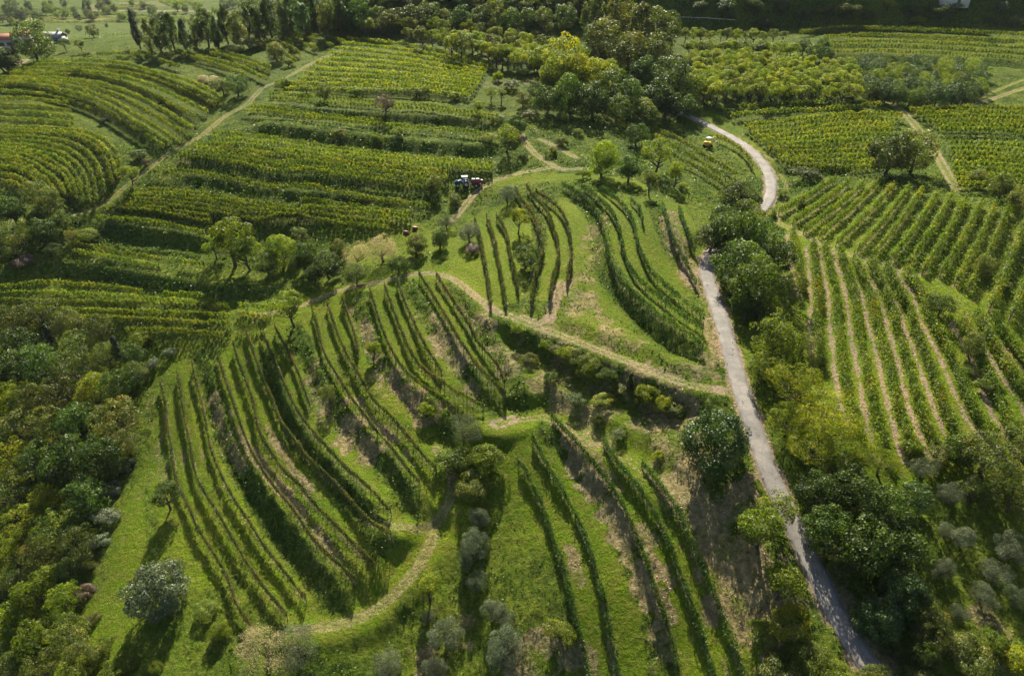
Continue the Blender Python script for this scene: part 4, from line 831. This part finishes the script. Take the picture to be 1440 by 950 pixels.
for band, nm in (((0, 535), 'top'), ((535, 680), 'upper middle'), ((680, 810), 'lower middle'), ((810, 1000), 'bottom')):
    trees([lw(*t_) for t_ in LW if band[0] <= t_[1] < band[1]], f'in the {nm} of the left woods', 'trees in the left woods')
trees([('bush',155,690,16,'olive'),('bush',150,725,17,'olive'),('bush',140,760,15,'olive'),('bush',128,795,14,'locust'),('bush',120,830,13,'brown'),('bush',170,655,14,'olive'),('bush',128,870,14,'locust'),('bush',215,512,12,'olive'),('bush',238,495,11,'olive'),('bush',198,525,11,'olive'),('bush',180,935,14,'fruit'),('bush',215,935,13,'fruit')], 'on the edge of the left woods', 'shrubs along the wood edge')
# hedge centre left
trees([('fruit',322,335,32,'fruit'),('fruit',345,350,24,'fruit'),('fruit',300,345,16,'fruit'),('broad',395,350,28,'fruit'),('broad',430,362,26,'broad'),('broad',460,372,24,'broad'),('broad',375,372,18,'broad'),('broad',478,350,16,'locust'),('broad',440,385,16),('fruit',420,330,14,'locust'),('broad',500,385,16),('broad',560,372,14)], 'in the hedge below the hill vines', 'trees in the central hedge')
trees([('broad',15,295,24),('broad',48,275,22,'locust'),('broad',70,290,20,'locust'),('locust',25,330,22),('broad',60,325,22),('broad',85,310,16),('bush',30,365,16,'brown'),('broad',10,360,18),('bush',75,350,16,'broad'),('locust',100,330,12),('bush',120,330,14)], 'in the thicket below the bowl vines', 'trees below the bowl vines')
# hillside shrubs
trees([('broad',388,72,15,'locust'),('bush',350,60,16,'locust'),('bush',332,70,12,'locust'),('broad',332,120,15),('broad',312,122,12,'locust'),('bush',290,112,12,'willow'),('bush',405,88,10,'locust'),('bush',195,216,11,'broad'),('fruit',181,243,14,'fruit'),('bush',205,228,8,'brown'),('bush',145,170,9,'broad')], 'beside the long left dirt track', 'shrubs along the left track')
trees([('bush',478,188,13,'locust'),('bush',530,195,12,'fruit'),('bush',560,185,12,'fruit'),('broad',455,128,12,'locust'),('fruit',540,145,13,'brown'),('bush',690,192,13,'acacia'),('broad',610,258,14,'locust'),('bush',640,280,12,'locust'),('bush',430,125,12),('bush',500,130,11),('bush',400,118,12),('bush',590,128,12),('bush',640,135,12)], 'on the banks of the terraced hill', 'shrubs on the terraced hill')
trees([('bush',735,205+15,9,'locust'),('bush',775,212,10),('bush',790,200,9,'locust'),('fruit',690,130,9,'fruit'),('fruit',705,132,9,'locust'),('bush',745,160,10,'locust'),('bush',770,135,10,'locust'),('bush',790,165,9,'fruit'),('bush',815,185,9,'fruit'),('bush',960,262,8),('broad',735,140,12,'locust'),('broad',752,128,12),('bush',720,118,12,'locust'),('bush',700,108,10),('bush',735,100,11,'fruit'),('bush',755,95,12,'locust'),('broad',672,150,10,'fruit'),('bush',700,165,9),('bush',820,245,9)], 'near the hill track junction', 'shrubs near the junction')
# central upper wood
trees([('poplar',838,30,28,'locust',1.1),('poplar',870,22,30,'locust',1.1),('poplar',900,45,32,'locust',1.0),('broad',925,40,30,'locust'),('broad',850,60,30,'locust'),('broad',885,75,32,'locust'),('broad',925,75,30,'locust'),('broad',905,100,24),('broad',945,108,28),('broad',968,125,26),('broad',920,135,28),
 ('broad',885,135,26),('broad',790,85,30,'acacia'),('broad',812,100,26,'acacia'),('broad',775,105,22,'acacia'),('broad',845,105,28,'acacia'),('broad',865,125,24),('broad',800,130,28),('broad',835,140,26),('broad',770,140,20),('broad',870,155,20),('broad',905,155,22,'locust'),('broad',940,148,24),('broad',965,150,18)], 'in the wood above the road end', 'trees in the central wood')
# ridge wood across the top left
rw = []; g = np.random.default_rng(3)
for i, (x, y) in enumerate([(206,52),(222,50),(240,44),(258,50),(272,46),(288,40),(302,46),(316,36),(332,40),(346,28),(362,34),(378,26),(394,32),(410,20),(425,28),(441,18),(457,28),(472,16),(486,24),(498,10)]):
    rw.append(('poplar' if i % 3 else 'conifer', x, y, 17 + 3 * g.random(), 'broad' if i % 4 else 'locust', 1.1 if i % 3 else .8))
trees(rw, 'in the ridge wood at left', 'trees in the ridge wood')
rw = []
for y, x0, x1, st_ in ((28,505,800,24),(12,480,840,24),(-2,330,860,24),(18,350,470,26)):
    for i, x in enumerate(range(x0, x1, st_)): rw.append(('broad', x + g.integers(-4, 4), y + g.integers(-3, 3), 17 + 4 * g.random(), ['broad', None, 'locust'][i % 3] if i % 3 != 1 else 'broad'))
def mass(lst, label, group, **kw):
    for t_ in lst: tree(t_[0], t_[1], t_[2], t_[3], label, t_[4] if len(t_) > 4 else None, group, None, t_[5] if len(t_) > 5 else 1.0)
mass(rw, 'dark tree in the shaded wood along the top of the picture', 'trees in the top wood')
# orchards
def orchard(a, b, n1, n2, rp, kn, mats, label, group, jit=3):
    a = np.array(a, float); b = np.array(b, float); g = np.random.default_rng(n1 * n2)
    for j in range(n2):
        f = j / max(1, n2 - 1); P = a * (1 - f) + b * f
        for i in range(n1):
            t = i / (n1 - 1) * (len(P) - 1); k = min(int(t), len(P) - 2); q = P[k] * (1 - t + k) + P[k + 1] * (t - k)
            nm = 'back' if j < n2 / 3 else ('middle' if j < 2 * n2 / 3 else 'front')
            tree(kn, q[0] + g.uniform(-jit, jit), q[1] + g.uniform(-1.5, 1.5), rp * g.uniform(.8, 1.15) * (0.85 + .3 * f), label.format(nm), mats[g.integers(0, len(mats))], group)
orchard([(975,78),(1080,80),(1195,92)], [(990,128),(1090,128),(1205,128)], 13, 6, 12, 'fruit', ['acacia', 'acacia', 'fruit'], 'yellow green tree in the {} rows of the orchard right of the wood', 'trees in the yellow green orchard')
orchard([(965,48),(1030,48),(1100,50)], [(975,66),(1040,66),(1110,70)], 12, 2, 10, 'fruit', ['locust', 'fruit'], 'green tree in the {} line behind the yellow orchard', 'trees behind the yellow orchard')
orchard([(1195,88),(1280,88),(1385,92)], [(1225,128),(1290,136),(1370,130)], 13, 5, 12.5, 'locust', ['laurel', 'broad', 'fruit'], 'dark leafy tree in the {} rows of the right hand grove', 'trees in the dark right grove')
orchard([(515,36),(600,33),(670,40),(760,62)], [(640,60),(690,72),(730,80),(770,84)], 14, 3, 13, 'fruit', ['fruit', 'acacia', 'locust'], 'leafy tree in the {} rows of the ridge orchard', 'trees in the ridge orchard')
# scrub along the top right
trees([('bush',1160,14,15,'locust'),('bush',1192,14,17,'locust'),('bush',1250,8,12,'acacia'),('bush',1220,20,14,'broad'),('bush',1285,14,13,'broad'),('bush',1325,18,17,'broad'),('bush',1345,8,12,'olive'),('bush',1290,28,12,'acacia'),('bush',1410,8,10,'olive'),('bush',1428,30,14,'locust'),('bush',1400,30,12,'broad'),('bush',1130,20,16,'broad'),('bush',1100,12,16,'broad'),
 ('bush',1060,10,16,'broad'),('bush',1020,8,16,'broad'),('bush',985,8,14,'broad'),('bush',1030,22,12,'broad'),('bush',1075,32,14,'broad')], 'on the scrub slope at the top right', 'bushes on the scrub slope')
trees([('broad',1130,66,12,'broad'),('broad',1145,74,12,'broad'),('broad',1158,64,12,'broad'),('broad',1120,84,10,'locust'),('broad',1165,76,9)], 'between the orchard and top right terraces', 'trees between the orchard and the terraces')
# farmstead and valley
trees([('broad',45,60,26),('broad',62,58,13,'locust'),('broad',0,58,12),('broad',0,84,18),('broad',8,85,16),('broad',20,20,13),('conifer',52,28,8,'broad'),('broad',28,22,9),('broad',110,40,11,'locust'),('broad',95,44,9,'locust'),('fruit',112,62,8,'fruit'),('broad',150,36,8),('broad',130,44,9,'locust'),('bush',118,76,9),('fruit',90,60,8,'locust'),('conifer',125,12,7,'broad'),('conifer',119,14,7,'broad')], 'around the farm at the top left', 'trees around the farm')
vt = []; g = np.random.default_rng(12)
for x, y in [(8,10),(40,8),(75,12),(90,6),(150,14),(162,12),(180,18),(210,14),(240,26),(255,30),(268,24),(270,36),(230,22),(285,18),(300,14),(310,6),(140,8),(60,14),(15,30),(100,14),(195,28),(250,8),(322,10),(290,30),(5,24),(30,14),(34,18),(20,6),(64,8),(68,6),(82,22),(88,20),(105,22),(126,24),(132,22),(170,24),(174,22),(205,6),(216,22),(222,26),(234,30),(246,18),(262,12),(278,12),(296,22),(304,28),(312,18),(330,4),(145,2),(152,4),(186,4),(118,4),(52,22),(46,12)]:
    vt.append(('broad', x + g.uniform(-4, 4), y + g.uniform(-1, 1), g.uniform(4, 8), ['broad', 'locust', 'fruit'][g.integers(0, 3)]))
mass(vt, 'small hazy tree standing in the distant valley', 'trees in the distant valley')
vr = [[(40,22),(90,24),(140,22)],[(40,26),(90,28),(140,26)],[(60,31),(110,32),(150,31)],[(140,20),(200,22),(250,20)],[(140,25),(200,27),(260,25)],[(150,31),(215,32),(270,30)],[(0,14),(50,15),(110,13)],[(0,18),(50,19),(110,17)],[(225,2),(240,8)],[(235,2),(252,8)],[(245,2),(264,8)],[(255,2),(276,8)],[(160,8),(220,10)],[(160,12),(220,14)]]
for i, p in enumerate(vr):
    q = line(p, step=4.0); L = np.r_[0, np.cumsum(np.hypot(*np.diff(q, axis=0).T))]; g = np.random.default_rng(900 + i); n_ = int(L[-1] * 16); s = g.uniform(0, L[-1], n_)
    x = np.interp(s, L, q[:, 0]) + g.normal(0, .9, n_); y = np.interp(s, L, q[:, 1]) + g.normal(0, 1.1, n_); z = hz(x, y) + g.uniform(.5, 2.3, n_); o3 = np.array([q[0, 0], q[0, 1], float(hz(*q[0]))])
    V, Fc = cards(np.stack([x, y, z], 1) - o3, unit(g.normal(0, 1, (n_, 3)) + [0, 0, .6]), g.uniform(.6, 1.1, n_), .8, g)
    obj('vine_hedge', quadmesh('vine_hedge', V, Fc, g.beta(2, 2.4, n_)), LM['far'], None, o3, 'thin hazy vine line in the distant valley fields', 'vine hedge', 'vine lines in the distant valley')
# bare dead tree on the knoll
xy = unproj([(757, 350)])[0]; mb = MB(); g = np.random.default_rng(9)
P = np.array([[0,0,-.3],[0,0,0],[.1,0,1.4],[.05,.1,2.8],[.5,.2,4.0]]); mb.add(*tube(P, [.16,.13,.10,.07,.03], 7))
for k in range(9):
    s0 = P[2] + (P[4] - P[2]) * g.random(); a = g.uniform(0, 6.28); e = s0 + [math.cos(a) * 1.0, math.sin(a) * 1.0, g.uniform(.4, 1.3)]; mb.add(*tube([s0, (s0 + e) / 2 + g.normal(0, .1, 3), e], [.05,.035,.012], 5))
    mb.add(*tube([(s0 + e) / 2, (s0 + e) / 2 + g.normal(0, .5, 3) + [0, 0, .4]], [.025,.008], 4))
obj('bare_tree', mb.mesh('bare_tree', True), bark, None, (*xy, float(hz(*xy))), 'leafless dark tree among the knoll vines', 'tree')

# ------------------------------------------------------------------ ground vegetation
def scatter(name, prob, per_m2, size, m, label, cat, hgt=0.6, up=0.55, seed=1, ymax=190, maxn=200000, beta=(2, 2.4), off=0.0):
    g = np.random.default_rng(seed)
    cell = np.zeros((NV, NU)); du = us[1] - us[0]; dv = vs[1] - vs[0]; cell[:] = ((D * du) * (D * dv))[:, None]
    vis = (np.abs(GX) < 0.80 * (GY + 22) + 4) & (GY < ymax) & (GY > 18)
    lam = prob * per_m2 * cell * vis * (np.clip(70 / np.maximum(D, 1), 0, 1) ** 0.9)[:, None]
    c = g.poisson(lam); I = np.repeat(np.arange(NV * NU), c.ravel()); 
    if len(I) > maxn: I = g.choice(I, maxn, replace=False)
    i, j = I // NU, I % NU; d_ = D[i]; x = GX[i, j] + g.uniform(-.5, .5, len(I)) * d_ * du; y = GY[i, j] + g.uniform(-.5, .5, len(I)) * d_ * dv
    s = size * g.uniform(.55, 1.5, len(I)) * np.clip(d_ / 90, .8, 1.8)
    tall = (fbm(x, y, 1.7, 2, 77) ** 2 * 2) * hgt
    z = hz(x, y) + s * .2 + g.uniform(0, 1, len(I)) * tall + off
    nrm = unit(g.normal(0, 1, (len(I), 3)) + np.array([0, 0, up])); V, Fc = cards(np.stack([x, y, z], 1), nrm, s, .5, g)
    lf = np.clip(g.beta(*beta, len(I)) + (fbm(x, y, 4.0, 2, 55) - .5) * .9, 0, 1)
    obj(name, quadmesh(name, V, Fc, lf), m, kind='stuff', label=label, cat=cat)
weed = leafmat('weed_leaf', [(0.0, (0.030, 0.055, 0.010)), (0.4, (0.060, 0.105, 0.015)), (0.7, (0.115, 0.165, 0.025)), (0.9, (0.21, 0.21, 0.07)), (1.0, (0.30, 0.25, 0.14))], 0.3, (0.32, 0.42, 0.04), 0.0)
strawm = leafmat('dry_stalk', [(0.0, (0.10, 0.085, 0.04)), (0.4, (0.22, 0.175, 0.095)), (0.75, (0.36, 0.29, 0.18)), (1.0, (0.50, 0.42, 0.30))], 0.2, (0.3, 0.26, 0.14), 0.0)
grassm = leafmat('mown_blade', [(0.0, (0.060, 0.088, 0.006)), (0.5, (0.108, 0.165, 0.009)), (0.85, (0.175, 0.23, 0.016)), (1.0, (0.28, 0.26, 0.07))], 0.3, (0.32, 0.42, 0.04), 0.0)
free = np.clip(1 - dirt * 1.2, 0, 1)
scatter('weeds', np.clip(rough - 0.25, 0, 1) ** 1.2 * 1.3 * free * (1 - np.clip(dry, 0, 1) * .6) * np.clip(N2 * 2 - .4, 0, 1.4), 16, 0.24, weed, 'tangled green weeds covering the banks', 'weeds', 0.75, seed=2, maxn=330000)
scatter('dry_grass', np.clip(dry - 0.2, 0, 1) * 1.4 * free * np.clip(N2 * 2 - .3, 0, 1.3), 15, 0.20, strawm, 'dry straw coloured grass tufts on the banks', 'dry grass', 0.35, seed=3, maxn=130000)
scatter('short_grass', np.clip(0.6 - rough, 0, 1) * free * (1 - np.clip(dry, 0, 1) * .7), 14, 0.11, grassm, 'short mown green grass between the vines', 'grass', 0.05, 1.2, seed=4, maxn=220000, ymax=130)

def undergrowth():
    g = np.random.default_rng(8); du = us[1] - us[0]; dv = vs[1] - vs[0]; cell = ((D * du) * (D * dv))[:, None] * np.ones((1, NU))
    ridge = np.clip((GY - 292) / 6, 0, 1) * (GX > -110)
    near_row = np.ones((NV, NU))
    lam = cell * (np.abs(GX) < 0.74 * (GY + 25)) * (GY > 105) * (GY < 420) * free * np.clip(0.10 * np.clip(rough - .45, 0, 1) * np.clip(N3 * 3 - 1.1, 0, 1) * (fbm(GX, GY, 9, 3, 201) > .52) + 0.9 * ridge * (fbm(GX, GY, 7, 2, 207) > .42), 0, 2) * 5
    c = g.poisson(lam); I = np.repeat(np.arange(NV * NU), c.ravel())
    if len(I) > 150000: I = g.choice(I, 150000, replace=False)
    i, j = I // NU, I % NU; d_ = D[i]; x = GX[i, j] + g.uniform(-.5, .5, len(I)) * d_ * du; y = GY[i, j] + g.uniform(-.5, .5, len(I)) * d_ * dv
    z = hz(x, y) + g.uniform(0, 1, len(I)) * (0.3 + 1.9 * np.clip(vnoise(x, y, 3.0, 61) - .35, 0, 1)) * np.where(y > 292, 1.8, 1); V, Fc = cards(np.stack([x, y, z], 1), unit(g.normal(0, 1, (len(I), 3)) + [0, 0, .5]), g.uniform(.3, .65, len(I)) * np.where(y > 292, 1.3, 1), .7, g)
    obj('undergrowth', quadmesh('undergrowth', V, Fc, np.clip(g.beta(2, 3, len(I)) + (fbm(x, y, 12, 2, 33) - .5) * .7, 0, 1)), TM_['broad'], kind='stuff', label='dark scrub and undergrowth covering the farther slopes', cat='undergrowth')
undergrowth()
# ------------------------------------------------------------------ far valley strips, farm, machines
def at(px, py, dh=0.0):
    x, y = unproj([(px, py)], dh)[0]; return np.array([x, y, float(hz(x, y))])
def prism(mb, W_, L_, z0, z1, over, mi):
    """gable roof with a thickness"""
    x, y = W_ / 2 + over, L_ / 2 + over; t = .18
    V = np.array([[-x,-y,z0],[x,-y,z0],[x,y,z0],[-x,y,z0],[-x,0,z1],[x,0,z1],[-x,-y,z0+t],[x,-y,z0+t],[x,y,z0+t],[-x,y,z0+t],[-x,0,z1+t],[x,0,z1+t]])
    mb.add(V, np.array([[6,7,11,10],[10,11,8,9],[0,4,5,1],[4,3,2,5],[0,1,7,6],[2,3,9,8],[1,5,11,7],[5,2,8,11],[0,6,10,4],[3,4,10,9]]), mi=mi)
wallm = simple('plaster', (0.55, 0.45, 0.36)); whitew = simple('white_plaster', (0.72, 0.70, 0.66)); tile = simple('terracotta_tile', (0.48, 0.17, 0.11), .8, noise=.25, scale=2); greyroof = simple('grey_roof_sheet', (0.36, 0.35, 0.36), .6)
glass = simple('window_glass', (0.05, 0.06, 0.07), .15); shut = simple('shutter_wood', (0.12, 0.10, 0.07))
def house(name, px, py, W_, L_, Hh, rot, wm, rm, label, dh=3.0, nwin=3):
    p_ = at(px, py, dh); root = obj(name, None, None, loc=p_, label=label, cat='building'); root.rotation_euler = (0, 0, rot)
    mb = MB(); mb.box((0, 0, Hh / 2 - 1), (W_, L_, Hh + 2))
    for sx in (-1, 1):
        a, b, ap = sx * W_ / 2, sx * (W_ / 2 - .3), Hh + L_ * .25
        mb.add(np.array([[a,-L_/2,Hh],[a,0,Hh],[a,L_/2,Hh],[a,0,ap],[b,-L_/2,Hh],[b,0,Hh],[b,L_/2,Hh],[b,0,ap]]), np.array([[0,1,2,3],[4,7,6,5],[0,3,7,4],[3,2,6,7]]))
    obj('wall', mb.mesh('wall'), wm, root)
    mb = MB(); prism(mb, W_, L_, Hh, Hh + L_ * .27, .5, 0); rf = obj('roof', mb.mesh('roof'), rm, root)
    mb = MB(); mb.box((W_ * .28, L_ * .15, Hh + L_ * .27), (.8, .8, 1.8)); mb.box((W_ * .28, L_ * .15, Hh + L_ * .27 + 1), (1.1, 1.1, .2)); obj('chimney', mb.mesh('chimney'), wm, rf)
    for k in range(nwin):
        x = (k + .5) / nwin * W_ - W_ / 2; wb = MB(); wb.box((x, -L_ / 2 - .04, Hh * .6), (1.1, .12, 1.3)); w_ = obj('window', wb.mesh('window'), glass, root)
        wb = MB(); wb.box((x - .75, -L_ / 2 - .06, Hh * .6), (.4, .08, 1.35)); wb.box((x + .75, -L_ / 2 - .06, Hh * .6), (.4, .08, 1.35)); obj('shutter', wb.mesh('shutter'), shut, w_)
    wb = MB(); wb.box((0.6, -L_ / 2 - .05, 1.0), (1.1, .14, 2.1)); obj('door', wb.mesh('door'), shut, root)
house('farmhouse', 14, 55, 9, 7, 4.2, .35, wallm, tile, 'pink red tiled farmhouse behind the big tree at top left', 4)
house('farmhouse', 30, 50, 6.5, 6, 5.2, .35, wallm, tile, 'smaller red roofed wing with chimney behind the farm tree', 5, 2)
house('barn', 74, 49, 9, 6, 2.4, -.1, greyroof, greyroof, 'low barn with a grey sheet roof right of the red roofs', 3)
house('house', 1340, -6, 10, 9, 5.0, .0, whitew, simple('pale_roof', (0.55, 0.58, 0.62), .5), 'pale roofed white house at the very top right', 2)
# utility pole
p_ = at(219, 30); mb = MB(); mb.add(*tube([(0,0,-.5),(0,0,12)], [.16,.10], 7)); mb.box((0,0,11.2), (1.8,.12,.14)); [mb.add(*tube([(x,0,11.25),(x,0,11.5)], [.06,.05], 6)) for x in (-.8,0,.8)]
obj('utility_pole', mb.mesh('utility_pole'), wood, None, p_, 'tall thin pole left of the ridge wood against the valley', 'utility pole')
# pale guard rail of the upper road
q = line([(938,27),(985,28),(1034,31)], step=2.0); mb = MB(); z = hz(q[:, 0], q[:, 1])
for a, b, za, zb in zip(q[:-1], q[1:], z[:-1], z[1:]): mb.add(*tube([(a[0], a[1], za + .75), (b[0], b[1], zb + .75)], [.13, .13], 6))
steel = simple('galvanised_steel', (0.62, 0.58, 0.52), .5); root = obj('guard_rail', None, None, loc=(0, 0, 0), label='long pale guard rail on the shaded slope above the wood', cat='guard rail'); obj('rail', mb.mesh('rail'), steel, root)
for i in range(0, len(q), 2): mb = MB(); mb.box((q[i, 0], q[i, 1] + .1, z[i] + .3), (.1, .1, 1.0)); obj('post', mb.mesh('post'), steel, root)

def wheel(mb_name, c, r_, wd, parent, m1, m2, axis='y'):
    th = np.linspace(0, 2 * np.pi, 21)[:20]; prof = [(0.55, -.5), (.9, -.5), (1.0, -.32), (1.0, .32), (.9, .5), (.55, .5)]
    V = np.array([[math.cos(t) * a * r_, b * wd, math.sin(t) * a * r_] for t in th for a, b in prof]) ; k = len(prof); i = np.arange(20 * k).reshape(20, k); j = np.roll(i, -1, 0)
    mb = MB(); mb.add(V, np.stack([i[:, :-1], i[:, 1:], j[:, 1:], j[:, :-1]], -1).reshape(-1, 4))
    for t in range(0, 20): a_ = t / 20 * 6.283; mb.box((math.cos(a_) * r_, 0, math.sin(a_) * r_), (.07, wd * .9, .07))
    w_ = obj('wheel', mb.mesh('wheel', False), m1, parent, c); mb = MB(); mb.add(*tube([(0, -wd * .35, 0), (0, wd * .35, 0)], [r_ * .56, r_ * .56], 16)); mb.add(*tube([(0, -wd * .42, 0), (0, -wd * .30, 0)], [.02, r_ * .54], 16)); mb.add(*tube([(0, wd * .30, 0), (0, wd * .42, 0)], [r_ * .54, .02], 16)); obj('rim', mb.mesh('rim'), m2, w_)
rub = simple('tyre_rubber', (0.025, 0.025, 0.025), .8); blue = simple('blue_paint', (0.03, 0.09, 0.15), .35, noise=.05); whitep = simple('white_paint', (0.62, 0.63, 0.62), .35, noise=.04); redp = simple('red_paint', (0.20, 0.022, 0.035), .35, noise=.05)
yel = simple('yellow_paint', (0.70, 0.42, 0.03), .4, noise=.06); darkm = simple('dark_metal', (0.05, 0.05, 0.055), .5)
def tractor(px, py, rot, body, label, roofm):
    p_ = at(px, py); rt = obj('tractor', None, None, loc=p_, label=label, cat='tractor'); rt.rotation_euler = (0, 0, rot)
    mb = MB(); mb.box((1.15, 0, 1.15), (1.7, .8, .7), taper=.88); mb.box((2.02, 0, 1.1), (.1, .7, .55)); mb.box((-.3, 0, .9), (1.5, .9, .5)); mb.box((1.9, 0, .6), (.35, .6, .3)); mb.add(*tube([(1.0, .3, 1.4), (1.0, .3, 2.1)], [.05, .05], 6))
    for s_ in (-1, 1): mb.box((-.55, s_ * .82, 1.45), (1.2, .42, .07))
    obj('body', mb.mesh('body'), body, rt)
    mb = MB()
    for x in (-.95, .35):
        for y in (-.55, .55): mb.add(*tube([(x, y, 1.1), (x * .92, y * .95, 2.35)], [.045, .045], 5))
    mb.box((-.6, 0, 1.25), (.5, .5, .12)); mb.box((-.85, 0, 1.55), (.1, .5, .55)); cab = obj('cab', mb.mesh('cab'), darkm, rt); mb = MB(); mb.box((-.3, 0, 2.42), (1.6, 1.35, .14), taper=.9); obj('cab_roof', mb.mesh('cab_roof'), roofm, cab)
    for s_ in (-1, 1):
        wheel('w', (-.6, s_ * .82, .72), .72, .42, rt, rub, whitep); wheel('w', (1.45, s_ * .72, .48), .48, .3, rt, rub, whitep)
    return rt
tractor(652, 262, math.pi + .1, blue, 'blue tractor with white cab roof parked under the hill vines', whitep)
p_ = at(669, 262); rt = obj('sprayer_trailer', None, None, loc=p_, label='red tank trailer with white top parked behind the blue tractor', cat='trailer'); rt.rotation_euler = (0, 0, .1)
mb = MB(); th = np.linspace(-1.25, 1.25, 9); mb.add(*tube([(x, 0, 1.15) for x in th], [.25, .6, .68, .7, .7, .7, .68, .6, .25], 14)); obj('tank', mb.mesh('tank', True), redp, rt)
mb = MB(); mb.box((0, 0, 1.86), (1.9, .75, .10), taper=.92); mb.add(*tube([(0, 0, 1.85), (0, 0, 2.02)], [.22, .2], 10)); obj('tank_lid', mb.mesh('tank_lid'), whitep, rt)
mb = MB(); mb.box((0, 0, .5), (2.4, .8, .12)); mb.box((-1.6, 0, .5), (1.0, .1, .1)); obj('frame', mb.mesh('frame'), darkm, rt)
mb = MB(); mb.add(*tube([(1.3, 0, 1.05), (1.65, 0, 1.05)], [.62, .6], 14)); mb.add(*tube([(1.3, 0, 1.05), (1.31, 0, 1.05)], [.02, .6], 14)); mb.add(*tube([(1.62, 0, 1.05), (1.63, 0, 1.05)], [.5, .02], 14)); obj('fan_housing', mb.mesh('fan_housing'), redp, rt)
for s_ in (-1, 1): wheel('w', (.1, s_ * .72, .42), .42, .28, rt, rub, whitep)
# yellow machine
p_ = at(995, 207); rt = obj('mini_excavator', None, None, loc=p_, label='yellow machine with a white canopy parked by the roadside vines', cat='excavator'); rt.rotation_euler = (0, 0, .5)
for s_ in (-1, 1):
    mb = MB(); mb.add(*tube([(-1.1, s_ * .7, .3), (-.9, s_ * .7, .3), (.9, s_ * .7, .3), (1.1, s_ * .7, .3)], [.2, .32, .32, .2], 8)); obj('track', mb.mesh('track'), rub, rt)
mb = MB(); mb.box((-.1, 0, .95), (2.0, 1.5, .7), taper=.93); mb.box((-.75, 0, 1.4), (.8, 1.3, .35), taper=.9); bd = obj('body', mb.mesh('body'), yel, rt)
mb = MB(); [mb.add(*tube([(x, y, 1.2), (x, y, 2.4)], [.04, .04], 5)) for x in (-.3, .6) for y in (-.55, .55)]; cab = obj('cab', mb.mesh('cab'), darkm, rt); mb = MB(); mb.box((.15, 0, 2.46), (1.35, 1.4, .12), taper=.92); obj('cab_roof', mb.mesh('cab_roof'), whitep, cab)
mb = MB(); mb.add(*tube([(.9, 0, 1.1), (1.7, 0, 2.3), (2.6, 0, 2.2)], [.14, .13, .1], 4)); mb.add(*tube([(2.6, 0, 2.2), (3.0, 0, 1.2)], [.1, .08], 4)); arm = obj('arm', mb.mesh('arm'), yel, rt); mb = MB(); mb.box((3.05, 0, .95), (.5, .7, .45), taper=.7); obj('bucket', mb.mesh('bucket'), whitep, arm)
# little red heap of crates in the meadow by the hedge
for (px, py, lab) in ((571, 328, 'red crate with pale top lying in the meadow beside the tan trees'), (584, 322, 'second reddish crate further up in the same meadow')):
    p_ = at(px, py); mb = MB(); mb.box((0, 0, .25), (1.1, .7, .5), taper=1.06)
    rt = obj('crate', mb.mesh('crate'), simple('red_plastic', (0.35, .06, .04)), None, p_, lab, 'crate'); mb = MB(); mb.box((0, 0, .53), (.6, .35, .08)); obj('lid', mb.mesh('lid'), whitep, rt); rt.rotation_euler = (0, 0, px)

# ------------------------------------------------------------------ air
HAZE = 0.00004
if HAZE > 0:
    mb = MB(); zb = float(H.min()) - 1; zt = max(CAMZ + 4, float(H[D < 3000].max()) + 30)
    mb.box((0, 1750, (zb + zt) / 2), (7600, 3900, zt - zb)); hz_ = obj('haze', mb.mesh('haze'), None, kind='stuff')
    m, t = mat('thin_haze'); o = N(t, 'ShaderNodeOutputMaterial'); pv = N(t, 'ShaderNodeVolumePrincipled'); setin(pv, {'Density': HAZE, 'Anisotropy': 0.0}); pv.inputs['Color'].default_value = (0.80, 0.90, 1.0, 1)
    t.links.new(pv.outputs[0], o.inputs['Volume']); hz_.data.materials.append(m)
print('rows', len(ROWS), 'trees', tcount[0], 'H', float(H.min()), float(H.max()), 'objects', len(bpy.data.objects), 'faces', sum(len(m.polygons) for m in bpy.data.meshes))
